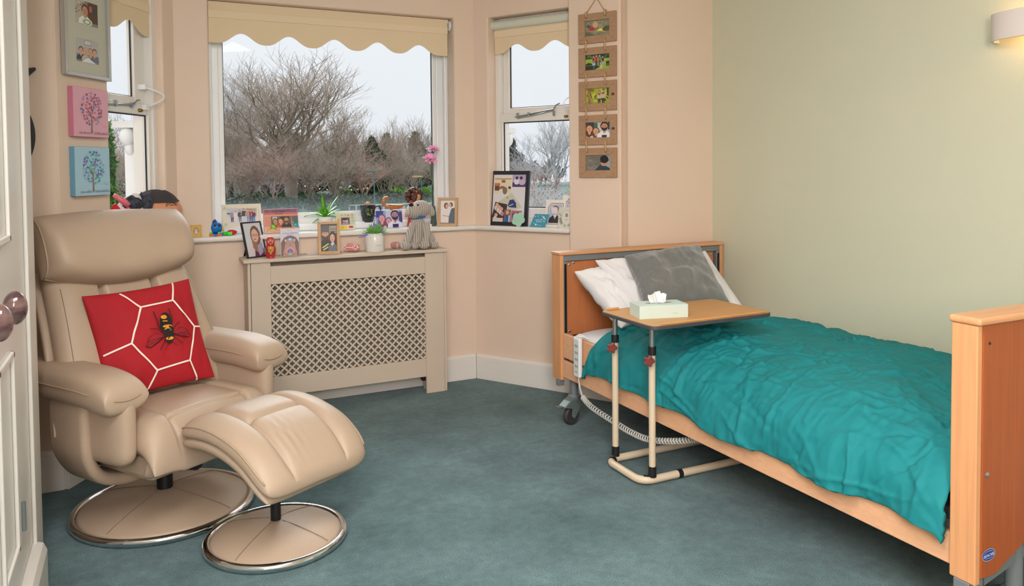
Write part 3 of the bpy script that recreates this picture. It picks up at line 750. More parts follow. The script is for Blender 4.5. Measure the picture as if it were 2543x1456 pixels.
def cushions():
    TL=Vector((-.215,3.50,.85)); TR=Vector((.190,3.66,.872)); BR=Vector((.270,3.44,.478)); BL=BR-(TR-TL)+Vector((0,0,.004))
    K=Vector((0,0,1.35)); TL,TR=[K+(q-K)*.955 for q in (TL,TR)]; BL,BR=[K+(q-K)*.985 for q in (BL,BR)]
    t,P,c=pillow('red_cushion','red square cushion printed with a bee in a white honeycomb outline','cushion',(TL,TR,BR,BL),.055,REDC,pinch=.05,seed=3,wr=.006,th2=.035)
    # printed design laid on the front of the cover
    a=Art(2,2,'B3101C'); a.ops=[]
    W_='EFE0D4'
    def px(x,y):   # design coordinates measured on the cushion face, 0..1592 x 0..1456 -> u,v
        # inverse bilinear of the face corners
        A=(50,240);B=(1235,80);C=(1550,1190);D=(400,1370)
        u=v=.5
        for _ in range(12):
            X=(A[0]*(1-u)+B[0]*u)*(1-v)+(D[0]*(1-u)+C[0]*u)*v; Y=(A[1]*(1-u)+B[1]*u)*(1-v)+(D[1]*(1-u)+C[1]*u)*v
            dXu=(B[0]-A[0])*(1-v)+(C[0]-D[0])*v; dXv=(D[0]*(1-u)+C[0]*u)-(A[0]*(1-u)+B[0]*u)
            dYu=(B[1]-A[1])*(1-v)+(C[1]-D[1])*v; dYv=(D[1]*(1-u)+C[1]*u)-(A[1]*(1-u)+B[1]*u)
            det=dXu*dYv-dXv*dYu; ex,ey=x-X,y-Y
            u+=(ex*dYv-ey*dXv)/det; v+=(dXu*ey-dYu*ex)/det
        return (2*u,2*(1-v))
    def L(p,w=.032,c=W_):
        q=[px(*k) for k in p]; out=[]
        for i in range(len(q)-1):
            n=max(1,int(math.hypot(q[i+1][0]-q[i][0],q[i+1][1]-q[i][1])/.05))
            for j in range(n): out.append((q[i][0]+(q[i+1][0]-q[i][0])*j/n,q[i][1]+(q[i+1][1]-q[i][1])*j/n))
        out.append(q[-1]); a.line(out,w,c)
    L([(400,195),(635,385)]);L([(1020,115),(1003,325)]);L([(635,385),(1003,325)]);L([(635,385),(550,785)]);L([(550,785),(285,885)])
    L([(550,785),(862,1095)]);L([(862,1095),(1220,1010)]);L([(1003,325),(1285,630)]);L([(1285,630),(1380,628)]);L([(1285,630),(1220,1010)]);L([(862,1095),(790,1330),(690,1420)]);L([(1220,1010),(1350,1250)])
    def El(cx,cy,rx,ry,c,rot=0,n=20): a.poly([px(cx+rx*math.cos(2*PI*i/n)*math.cos(rot)-ry*math.sin(2*PI*i/n)*math.sin(rot),cy+rx*math.cos(2*PI*i/n)*math.sin(rot)+ry*math.sin(2*PI*i/n)*math.cos(rot)) for i in range(n)],c)
    K='1C1614'; Y='E0962A'
    for W2 in ([(900,735),(800,690),(730,740),(710,830),(760,845),(830,800),(900,735)],[(1010,710),(1080,640),(1160,660),(1210,720),(1190,750),(1100,740),(1010,710)]):
        a.poly([px(*k) for k in W2[:-1]],'9A1420'); L(W2,.009,K)
        L([W2[0],W2[3]],.006,K); L([W2[0],((W2[3][0]+W2[2][0])/2,(W2[3][1]+W2[2][1])/2)],.006,K); L([W2[0],W2[4]],.006,K)
    L([(870,660),(820,610),(800,540),(760,445)],.017,K); L([(985,620),(985,540),(960,480),(940,425)],.017,K)
    L([(880,690),(820,650),(730,640)],.012,K); L([(1000,660),(1030,610),(1080,575)],.012,K)
    L([(915,760),(890,820),(860,880)],.012,K); L([(1005,750),(1060,780),(1125,822)],.012,K)
    L([(960,810),(920,880)],.008,K); L([(980,805),(1055,840)],.008,K)
    El(905,580,72,115,K,-.15); El(945,680,62,70,K); El(960,740,52,72,K,-.1)
    El(880,520,38,24,Y); El(895,566,34,8,Y); El(928,622,56,15,Y,-.05); El(935,662,40,26,Y); El(962,760,42,20,Y,-.05)
    for i in range(10): El(850+i*11,540+((i*37)%60),4,7,K)
    def wrap(x,y,e):
        u=x-1;v=y-1; p=Vector(P(u,v,1)); N=Vector(P(0,0,1))-Vector(P(0,0,-1)); return p+N.normalized()*(.0014+e*2)
    a.w=a.h=2; a.ops=[o for o in a.ops]
    a.build('bee_print',t,(0,0,0),(1,0,0),(0,0,1),(0,-1,0),m=FPRINT,wrap=wrap)
    d=Vector((-.035,.055,-.01))
    M=mat('floral_print_cotton','CFCDC0',.85,kind='voronoi',sc1=14,col2='A9A58F')
    pillow('patterned_cushion','pale patterned cushion mostly hidden behind the red cushion','cushion',(TL+d*1.5+Vector((.05,.02,-.07)),TR+d*1.5+Vector((-.05,.02,-.08)),BR+d+Vector((-.04,.03,0)),BL+d+Vector((-.03,.01,.01))),.032,M,pinch=.04,seed=8)
cushions()

# ------------------------------------------------------------------ bed
BX0,BX1=1.970,3.062
def screwhead(b,p,ax='y',r=.008):
    q=Vector(p); d={'y':Vector((0,-1,0)),'x':Vector((-1,0,0))}[ax]; b.tube([q,q+d*.002,q+d*.004],[r,r,r*.6],12)
def bed():
    t=thing('care_bed','beech-veneered adjustable care bed on castors against the green wall','bed',(BX0,2.38,0))
    def B(x0,x1,y0,y1,z0,z1,nm,m,bev=.004,par=None): 
        b=MB(); b.box(x0,x1,y0-2.38,y1-2.38,z0,z1); return b.build(nm,m,par or t,bev=bev,seg=3)
    W=BX1-BX0
    # headboard
    h=thing('headboard','',''); h.parent=t
    for k in ('label','category'): del h[k]
    B(-.004,W+.004,3.486,3.584,.885,.902,'top_cap',BEECHX,.006,h)
    B(0,.022,3.49,3.58,.228,.885,'side_post',BEECHV,.003,h); B(W-.022,W,3.49,3.58,.228,.885,'side_post',BEECHV,.003,h)
    B(.022,W-.022,3.545,3.575,.25,.885,'back_panel',PANEL,.002,h)
    B(.022,W-.022,3.50,3.545,.852,.885,'metal_rail',GREYM,.003,h)
    for x in (.024,W-.044):
        B(x,x+.020,3.495,3.545,.30,.852,'metal_channel',GREYM,.003,h)
        B(x+.004,x+.016,3.492,3.496,.36,.84,'channel_slot',BLACKM,.0,h)
    p=B(.052,W-.052,3.515,3.545,.455,.850,'inner_panel',mat('orange_veneer_panel','C47A4C',.45,kind='wood',sc1=3,amt=.12,stretch=(26,20,1.2)),.003,h)
    for x in (.068,.095,W-.068,W-.095):
        b=MB(); screwhead(b,(x,3.514-2.38,.832 if x in(.068,W-.068) else .842)); b.build('screw',ZINC,h,smooth=True,angle=40)
    for x in (.068,W-.068):
        b=MB(); screwhead(b,(x,3.514-2.38,.478)); b.build('screw',ZINC,h,smooth=True,angle=40)
    # footboard
    f=thing('footboard','',''); f.parent=t
    for k in ('label','category'): del f[k]
    B(-.006,W+.004,1.258,1.348,.922,.943,'top_cap',BEECHX,.008,f)
    B(0,.022,1.269,1.342,.225,.922,'side_post',BEECHV,.004,f); B(W-.022,W,1.269,1.342,.225,.922,'side_post',BEECHV,.004,f)
    b=MB(); b.prism([(.022,.240),(.085,.240),(.215,.30),(W-.215,.30),(W-.085,.240),(W-.022,.240),(W-.022,.922),(.022,.922)],1.267-2.38,1.29-2.38,axis='y'); b.build('outer_panel',PANEL,f,bev=.003)
    B(.022,W-.022,1.315,1.338,.30,.922,'inner_panel',PANEL,.003,f)
    b=MB(); screwhead(b,(.042,1.267-2.38,.520),r=.007); b.build('screw',ZINC,f,smooth=True,angle=40)
    b=MB(); b.tube([(.047,1.2675-2.38,.872),(.047,1.2655-2.38,.872)],.004,12); b.build('screw_hole',BLACKP,f)
    # oval maker's badge
    a=Art(.056,.034,'1B3F95'); a.ops=[]; a.ell(.028,.017,.028,.0165,'C9D3E8',0,32); a.ell(.028,.017,.0268,.0153,'1B3F95',0,32)
    pts=[(.028+.024*math.cos(q),.019+.0115*math.sin(q)) for q in [PI*(1.1+.8*i/14) for i in range(15)]]; a.line(pts,.0008,'DDE4F2')
    pts=[(.028+.023*math.cos(q),.0165+.0115*math.sin(q)) for q in [PI*(.25+.6*i/14) for i in range(15)]]; a.line(pts,.0008,'DDE4F2')
    a.text('INVACARE',.028,.0165,.0115,'FFFFFF',.06,.82)
    a.build('maker_badge',f,(.025,1.2662-2.38,.284),(1,0,0),(0,0,1),(0,-1,0))
    # side rails, both sides
    for s in (0,1):
        x0,x1=(.012,.034) if s==0 else (W-.034,W-.012)
        B(x0,x1,1.342,3.49,.247,.335,'side_rail',BEECH,.004)
        B(x0,x1,3.13,3.488,.350,.478,'side_board',BEECH,.005)
        B(x0+.022*(1-s),x1+.004-.026*s,1.36,3.46,.300,.36,'rail_frame',GREYM,.002)
    B(.05,W-.05,1.36,3.46,.33,.39,'mattress_platform',GREYM,.006)
    B(-.008,.03,3.505,3.53,.195,.228,'rail_bracket',GREYM,.003)
    B(-.0,.06,1.285,1.33,.185,.225,'rail_bracket',GREYM,.003)
    # castors
    for (x,y,ang) in ((.062,3.46,PI*1.08),(W-.09,3.46,PI),(.22,1.30,PI*.5),(W-.12,1.30,PI*.6)):
        c=thing('castor','','',(x,y-2.38,0),ang); c.parent=t
        for k in ('label','category'): del c[k]
        b=MB(); b.tube([(0,0,.155),(0,0,.30)],.022,20); b.tube([(0,0,.135),(0,0,.150),(0,0,.158)],[.030,.032,.025],20); b.build('castor_stem',GREYM,c,smooth=True,angle=40)
        b=MB(); w=.024
        for sg in (-1,1): b.prism([(-.03,.145),(-.03,.10),(.005,.05),(.022,.035),(.04,.05),(.035,.09),(.09,.105),(.05,.130),(.02,.145)],sg*w-.002,sg*w+.002,axis='y')
        b.prism([(-.031,.147),(-.031,.139),(.018,.139),(.05,.127),(.09,.103),(.093,.107),(.052,.133),(.02,.147)],-w,w,axis='y')
        b.build('castor_fork',mat('grey_green_metal','8D9A97',.35,metal=.5),c,bev=.002)
        b=MB(); b.prism([(.088,.104),(.088,.110),(.118,.112),(.118,.108)],-.02,.02,axis='y'); b.build('brake_pedal',ZINC,c,bev=.001)
        b=MB(); b.lathe([(.0,-.012),(.030,-.013),(.044,-.015),(.050,-.009),(.0505,0),(.050,.009),(.044,.015),(.030,.013),(0,.012)],36); b.xf(Matrix.Translation((.022,0,.0508))@Matrix.Rotation(PI/2,4,'X')); b.build('wheel',mat('dark_grey_rubber','3E3B3C',.6),c,smooth=True,angle=50)
        b=MB(); b.tube([(.022,-.029,.0508),(.022,.029,.0508)],.007,12); b.build('axle_bolt',ZINC,c,smooth=True,angle=40)
    b=MB(); b.add([(x,y,z) for (x,z) in ((.065,.205),(.065,.232),(.60,.36),(.60,.325)) for y in (1.285-2.38,1.31-2.38)],[(0,2,4,6),(1,7,5,3),(0,1,3,2),(2,3,5,4),(4,5,7,6),(6,7,1,0)]); b.build('lift_arm',GREYM,t)
    for y in (1.42,3.46):
        B(.06,W-.06,y-.02,y+.02,.245,.285,'cross_bar',GREYM,.004)
    b=MB(); b.box(.40,.70,1.75-2.38,2.15-2.38,.20,.30); b.build('lift_motor',BLACKP,t,bev=.01)
bed()
def handset():
    t=thing('bed_handset','slim white bed control handset clipped on the head end of the side rail','remote control',(1.955,3.285,.40))
    b=MB(); b.box(-.013,.008,-.028,.028,-.10,.098); b.build('case',UPVC,t,bev=.006,seg=3)
    a=Art(.044,.17,'D9DCDC')
    for k in range(4): a.rect(.008,.012+.034*k+.02,.016,.013,'AEB8BC'); a.rect(.025,.012+.034*k+.02,.015,.013,'AEB8BC'); a.line([(.012,.018+.034*k+.02),(.016,.027+.034*k+.02),(.020,.018+.034*k+.02)],.002,'5C6A72'); a.line([(.028,.027+.034*k+.02),(.032,.018+.034*k+.02),(.036,.027+.034*k+.02)],.002,'5C6A72')
    a.ell(.022,.012,.009,.004,'8FA0A8'); a.build('button_panel',t,(-.0132,.022,-.085),(0,-1,0),(0,0,1),(-1,0,0))
    b=MB(); b.prism([(-.012,.10),(.02,.112),(.05,.09),(.05,.084),(.018,.10)],-.02,.02,axis='y'); b.build('rail_hook',UPVC,t,bev=.001)
    # straight lead and coiled part
    b=MB(); b.tube(bez([(0,0,-.10),(0,-.005,-.13),(-.005,-.03,-.165),(-.005,-.05,-.19)],20),.0045,8); b.build('lead',mat('pale_grey_cable','C2C0BA',.5),t,smooth=True)
    path=bez([(-.005,-.05,-.19),(-.005,-.13,-.215),(.0,-.30,-.232),(.0,-.45,-.24),(.01,-.58,-.235),(.05,-.70,-.21),(.09,-.80,-.175)],60)
    P=[];n=len(path); turns=52; N_=turns*9
    for i in range(N_):
        q=i/(N_-1)*(n-1.001); k=int(q); p=path[k].lerp(path[k+1],q-k); tg=(path[k+1]-path[k]).normalized(); u=tg.orthogonal().normalized(); 
        u=(Vector((1,0,0))-tg*tg.x).normalized(); v=tg.cross(u); a_=2*PI*i/9
        P.append(p+(u*math.cos(a_)+v*math.sin(a_))*.0115)
    b=MB(); b.tube(P,.0034,6); b.build('coiled_cable',MATS['pale_grey_cable'],t,smooth=True)
handset()
def bedding():
    # mattress with its fitted white sheet
    t=thing('mattress','white-sheeted mattress under the teal duvet','mattress',(2.52,2.40,.39))
    b=MB(); 
    def P(u,v,s):
        k=th(u,10,.4)*th(v,14,.4); x=.505*u; y=1.035*v; w=.006*noise.noise(Vector((x*6,y*6,1)))
        return (x,y,.065+(.062*k+w*k if s>0 else -.065*k))
    b.shell(50,80,P); b.build('fitted_sheet',WHITEC,t,smooth=True)
    # duvet: draped sheet, thick, creased
    nx,ny=190,340; X0=1.957; 
    R_=random.Random(4)
    cr=[(R_.uniform(0,1.05),R_.uniform(0,1.9),R_.uniform(-.5,.6) if R_.random()<.7 else R_.uniform(.9,2.2),R_.uniform(.12,.45),R_.uniform(.006,.013),R_.uniform(.004,.013)*(1 if R_.random()<.7 else -1)) for i in range(150)]
    def prof(s):
        # s: distance from the hanging hem (0) across to the far side; returns x,z of the resting shape
        drop=.225; 
        pts=[(0,X0-.005,.335),(.05,X0-.002,.375),(.11,X0+.010,.43),(.17,X0+.035,.48),(.25,X0+.10,.535),(.36,X0+.20,.572),(.52,X0+.36,.592),(.80,X0+.64,.590),(1.05,X0+.89,.575),(1.20,X0+1.04,.558),(1.27,X0+1.105,.545)]
        for i in range(len(pts)-1):
            a,b_=pts[i],pts[i+1]
            if s<=b_[0] or i==len(pts)-2:
                t_=(s-a[0])/(b_[0]-a[0]); p0=pts[max(i-1,0)];p3=pts[min(i+2,len(pts)-1)]
                f=lambda k:.5*((2*a[k])+(b_[k]-p0[k])*t_+(2*p0[k]-5*a[k]+4*b_[k]-p3[k])*t_*t_+(-p0[k]+3*a[k]-3*b_[k]+p3[k])*t_**3)
                return f(1),f(2)
    vs=[];fs=[]
    for j in range(ny+1):
        q=j/ny
        for i in range(nx+1):
            p=i/nx; s=1.27*p
            head=3.235-.16*max(0,1-abs(0))*min(1,max(0,(s-.05)/.5))-.10*min(1,max(0,(s-.35)/.6)); 
            hemw=.012*math.sin(q*23)+.010*math.sin(q*9+1)
            y=1.350+(head-1.350)*q
            x,z=prof(s)
            # hem sags towards the foot, bulge under the bed table
            fall=max(0,1-s/.25)
            z+= fall*(hemw*.6-.012+.012*q)
            z+=.035*math.exp(-((y-2.75)/.33)**2-((x-2.32)/.30)**2)
            z+=.014*math.exp(-((y-1.9)/.5)**2-((x-2.4)/.4)**2)
            if fall>0: x-= .014*fall*math.sin(q*31+1.3*math.sin(q*8))*(.4+.6*fall)
            # creases
            ww=0
            for (cx,cy_,ang,ln,wd,am) in cr:
                dx,dy=(s-cx),(y-1.35-cy_)
                if abs(dx)>ln*1.3 or abs(dy)>ln*1.3: continue
                ca,sa=math.cos(ang),math.sin(ang); a_=dx*sa+dy*ca; b_=-dx*ca+dy*sa
                b_+=.02*math.sin(a_*13+cx*9)
                e=(a_/ln)**2*3+(b_/wd)**2
                if e<7: ww+=am*math.exp(-e)
            sx_=Vector((x*1.6,y*3.4,z*1.6))
            ww+=.014*noise.noise(Vector((s*2.0,y*4.0,.3)))+.009*noise.noise(Vector((s*6+y*2,y*13,2.2)))+.007*(.5-abs(noise.noise(Vector((s*5+y*9,y*17-s*4,7)))*2))+.004*(.5-abs(noise.noise(Vector((s*14-y*9,y*30+s*9,3)))*2)); ww*=.75 if s<.3 else 1; z-=.022*(1-q)*min(1,s/.6)
            edge=min(1,q*12,(1-q)*12)
            # normal of the cross profile
            x2,z2=prof(min(1.27,s+.01)); tn=Vector((x2-prof(s)[0],0,z2-prof(s)[1])); nn=Vector((-tn.z,0,tn.x)); nn=nn.normalized() if nn.length else Vector((0,0,1))
            roll=0
            if q>.985: roll=-.02*((q-.985)/.015)**2
            if q<.012: roll=-.02*((.012-q)/.012)**2
            vs.append((x+nn.x*ww-2.5,y-2.3,z+roll+nn.z*ww-.5))
    for j in range(ny):
        for i in range(nx):
            a=j*(nx+1)+i; fs.append((a,a+1,a+nx+2,a+nx+1))
    b=MB(); b.add(vs,fs)
    t=thing('duvet','creased teal duvet spread over the care bed and hanging over its side rail','duvet',(2.5,2.3,.5))
    o=b.build('duvet_cover',DUVET,t,smooth=True); sd=o.modifiers.new('thick','SOLIDIFY'); sd.thickness=.022; sd.offset=-1
    # pillows
    V=Vector
    pillow('pillow','white pillow at the front left, lowest against the headboard','pillow',(V((1.985,3.37,.815)),V((2.30,3.42,.84)),V((2.45,3.10,.585)),V((2.06,3.06,.575))),.085,WHITEC,seed=1,wr=.02,pinch=.09,ex=.42)
    pillow('pillow','white pillow standing between the low white pillow and the grey cushion','pillow',(V((2.085,3.33,.872)),V((2.50,3.36,.85)),V((2.60,3.02,.60)),V((2.16,2.98,.60))),.085,WHITEC,seed=5,wr=.022,pinch=.08,ex=.42)
    pillow('pillow','white pillow on the green wall side, showing right of the grey cushion','pillow',(V((2.45,3.43,.85)),V((2.83,3.37,.875)),V((2.80,3.02,.60)),V((2.40,3.06,.60))),.055,WHITEC,seed=9,wr=.01,pinch=.05,ex=.5)
    K=V((0,0,1.35)); C=[V((2.241,3.3,.886)),V((2.642,3.2,.935)),V((2.66,2.97,.645)),V((2.187,3.05,.66))]
    C=[K+(p-K)*k for p,k in zip(C,(.965,.975,.985,.965))]
    pillow('grey_cushion','large grey corduroy cushion leaning on the white pillows','cushion',C,.085,GREYC,seed=12,wr=.016,pinch=.06,th2=.04)
bedding()

# ------------------------------------------------------------------ overbed table and tissue box
def overbed():
    t=thing('overbed_table','overbed table with oak tray and cream tubular legs straddling the bed edge','table',(2.0,2.77,0))
    O=Vector((2.0,2.77,0))
    def T(pts,r,nm,m,n=16,par=None): 
        b=MB(); b.tube([Vector(p)-O for p in pts],r,n); return b.build(nm,m,par or t,smooth=True,angle=50)
    ya,yb=2.905,2.635; z=.022
    U=[(2.46,ya,z),(1.93,ya,z)]+[(1.93-.055*math.sin(PI/2*i/8),ya-.055+.055*math.cos(PI/2*i/8),z) for i in range(1,9)]+[(1.875-.0,yb+.055,z)]+[(1.93-.055*math.cos(PI/2*i/8),yb+.055-.055*math.sin(PI/2*i/8),z) for i in range(1,9)]+[(2.46,yb,z)]
    T(U,.0165,'base_tube',CREAMM)
    for (x,y) in ((1.922,ya),(1.928,yb)):
        T([(x,y,.035),(x,y,.575)],.0145,'upright_tube',CREAMM)
        # polished bend that carries the tray
        c=[(x,y,.55),(x,y,.65)]+[(x+.05*(1-math.cos(PI/2*i/6)),y,.66+.035*math.sin(PI/2*i/6)) for i in range(1,7)]+[(x+.30,y,.695)]
        T(c,.0115,'bent_tube',ZINC)
        T([(x,y,.555),(x,y,.590)],.0175,'black_collar',BLACKP)
        T([(x,y,.035),(x,y,.080)],.0175,'black_collar',BLACKP)
        k=thing('clamp_knob','',''); k.parent=t
        for q in ('label','category'): del k[q]
        b=MB(); P=[]
        for i in range(40):
            a=2*PI*i/40; r=.021+.004*math.cos(5*a); P.append((r*math.cos(a),r*math.sin(a)))
        b.prism(P,-.011,.011,axis='y'); b.xf(Matrix.Translation((x-2.0-.030,y-2.77-.02,.537))@Matrix.Rotation(-.5,4,'Z')); b.build('knob_head',KNOBR,k,bev=.004)
        b=MB(); b.tube([(x-2.0-.028,y-2.77-.015,.537),(x-2.0,y-2.77,.537)],.005,10); b.tube([(x-2.0-.016,y-2.77-.010,.537),(x-2.0-.006,y-2.77-.004,.537)],.009,12); b.build('knob_stem',ZINC,k,smooth=True,angle=40)
        T([(x+.012,y,.105),(x+.020,y,.105)],.005,'bolt',ZINC)
    for (x,y) in ((1.893,ya-.018),(1.905,yb+.012),(2.07,yb)):
        d=(Vector((1,0,0)) if x>2 else Vector((.8,.6 if y>2.77 else -.6,0)))
        d.normalize(); p=Vector((x,y,z)); T([p-d*.011,p+d*.011],.0185,'base_sleeve',BLACKP)
    # tray, rounded corners, dark edge band, raised lips
    def rr(x0,x1,y0,y1,r):
        P=[]
        for (cx,cy,a0) in ((x1-r,y1-r,0),(x0+r,y1-r,PI/2),(x0+r,y0+r,PI),(x1-r,y0+r,PI*1.5)):
            for i in range(7): P.append((cx+r*math.cos(a0+PI/2*i/6),cy+r*math.sin(a0+PI/2*i/6)))
        return P
    x0,x1,y0,y1=1.800,2.432,2.455,2.845
    b=MB(); b.prism([(p[0]-O.x,p[1]-O.y) for p in rr(x0,x1,y0,y1,.035)],.702,.718); b.build('tray_edge',TRAYE,t,bev=.003)
    b=MB(); b.prism([(p[0]-O.x,p[1]-O.y) for p in rr(x0+.003,x1-.003,y0+.003,y1-.003,.034)],.7175,.7195); b.build('tray_top',TRAYW,t)
    for (a0,a1,c0,c1) in ((x0+.045,x1-.03,y0+.004,y0+.016),(x0+.03,x0+.095,y1-.018,y1-.006),(x0+.27,x0+.40,y1-.018,y1-.006)):
        b=MB(); b.box(a0-O.x,a1-O.x,c0-O.y,c1-O.y,.7195,.728); b.build('tray_lip',TRAYW,t,bev=.003)
    b=MB(); b.box(1.95-O.x,2.36-O.x,2.50-O.y,2.52-O.y,.690,.702); b.build('tray_bracket',ZINC,t)
    b=MB(); b.box(1.95-O.x,2.36-O.x,2.78-O.y,2.80-O.y,.690,.702); b.build('tray_bracket',ZINC,t)
overbed()
def tissues():
    t=thing('tissue_box','pale mint tissue box with a white tissue pulled up, on the tray','tissue box',(1.955,2.625,.7195),math.radians(-14))
    b=MB(); b.box(-.107,.107,-.057,.057,0,.055); b.build('carton',MINT,t,bev=.001)
    a=Art(.15,.05,'2C3A38'); a.ops=[]; a.ell(.075,.025,.06,.014,'4B5754'); a.build('slot',t,(-.075,-.025,.0551),(1,0,0),(0,1,0),(0,0,1))
    a=Art(.2,.04,'FFF'); a.ops=[]; a.text('tissues',.15,.015,.008,'9AA7A2'); a.build('printed_word',t,(-.1,-.0572,.005),(1,0,0),(0,0,1),(0,-1,0))
    b=MB(); vs=[];fs=[];n=26;m=14
    for j in range(m+1):
        v=j/m
        for i in range(n+1):
            u=i/n-.5; w=.055+.045*v-.03*v*v
            vs.append((u*w*1.1-.005*v,.012*math.sin(u*14+v*3)*(.3+v)+.012*v*math.sin(u*6),.045+.062*v*(1-.45*abs(u+.12)*1.2)+.006*math.sin(u*17)*v))
    for j in range(m):
        for i in range(n): a=j*(n+1)+i; fs.append((a,a+1,a+n+2,a+n+1))
    b.add(vs,fs); b.build('tissue',TISS,t,smooth=True)
tissues()

# ------------------------------------------------------------------ radiator cover and the radiator inside
def radcover():
    Y=4.333; t=thing('radiator_cover','greige wooden radiator cover with pierced quatrefoil grille below the centre window','radiator cover',(1.08,Y,0))
    def B(x0,x1,y0,y1,z0,z1,nm,m=COVER,bev=.002): 
        b=MB(); b.box(x0-1.08,x1-1.08,y0,y1,z0,z1); return b.build(nm,m,t,bev=bev)
    B(.494,1.667,-.022,.180,.846,.864,'top_shelf',bev=.003)
    B(.517,.532,.0,.178,0,.846,'side_panel'); B(1.642,1.657,.0,.178,0,.846,'side_panel')
    B(.534,.637,-.004,.016,0,.846,'front_stile'); B(1.524,1.640,-.004,.016,0,.846,'front_stile')
    B(.637,1.524,-.002,.014,.722,.822,'front_rail'); B(.637,1.524,-.002,.014,.102,.210,'front_rail')
    b=MB(); Z=.006; p=.02125; sx=p
    nx=int((1.524-.637)/p)+2; nz=int((.722-.210)/p)+2; K=24
    for i in range(nx):
        for j in range(nz):
            if (i+j)%2: continue
            cx,cz=.637+i*p-1.08,.210+j*p
            vs=[];fs=[]
            for k in range(K):
                a=2*PI*k/K+PI/K*0; c,s_=math.cos(a),math.sin(a); R=p/(abs(c)+abs(s_))
                r=.0072+.0062*abs(math.cos(2*a))**.8
                for yy in (Z-.0015,Z+.0015):
                    vs.append((cx+R*c,yy,cz+R*s_)); vs.append((cx+r*c,yy,cz+r*s_))
            for k in range(K):
                q=(k+1)%K; fs.append((k*4,q*4,q*4+1,k*4+1)); fs.append((k*4+1,q*4+1,q*4+3,k*4+3))
            b.add(vs,fs)
    o=b.build('pierced_grille',COVER,t)
    r=thing('radiator','white panel radiator seen dimly through the pierced grille','radiator',(1.08,4.43,.16))
    b=MB(); vs=[]
    b.box(-.44,.44,.0,.03,0,.55)
    for i in range(26): b.box(-.43+i*.034,-.43+i*.034+.018,-.012,.0,.02,.53)
    b.build('panel',mat('shaded_radiator_panel','8F8779',.6),r,bev=.004)  # panel greyed in its base colour so the grille holes look shaded
    b=MB(); b.tube([(.47,.01,-.16),(.47,.01,.03),(.43,.01,.03)],.009,12); b.build('pipe',CREAMM,r,smooth=True)
    b=MB(); b.ball((.46,-.0,-.09),.02,n=14,m=10); b.build('valve_head',mat('dark_red_cap','5A1B2A',.4),r,smooth=True,angle=50)
radcover()

# ------------------------------------------------------------------ wall lamp
def walllamp():
    t=thing('wall_lamp','white plaster half-drum wall light glowing warm on the green wall','lamp',(3.085,1.76,1.875))
    b=MB(); n=40; L,D,h=.165,.12,.052
    vs=[];fs=[]
    for i in range(n+1):
        a=PI*i/n; x=-D*math.sin(a)**.75 if math.sin(a)>0 else 0; y=L*math.cos(a)
        for k in (1,.94):
            for z in (-h,h): vs.append((x*k,y*k,z))
    for i in range(n):
        a,c=i*4,(i+1)*4; fs+=[(a,c,c+1,a+1),(a+2,a+3,c+3,c+2),(a,a+2,c+2,c),(a+1,c+1,c+3,a+3)]
    b.add(vs,fs); b.build('shade',mat('white_plaster','E4DAD6',.7),t,smooth=True,angle=50)
    b=MB(); b.box(-.008,0,-.12,.12,-.03,.03); b.build('back_plate',UPVC,t)
    b=MB(); b.tube([(-.045,-.055,0),(-.045,.055,0)],.012,14); b.build('bulb',mat_emit('warm_bulb','FFC873',8),t,smooth=True)
    l=bpy.data.lights.new('wall_lamp_light','POINT'); l.energy=1.5; l.color=(1,.62,.26); l.shadow_soft_size=.02
    o=bpy.data.objects.new('wall_lamp_light',l); COL.objects.link(o); o.location=(3.04,1.76,1.875)
walllamp()

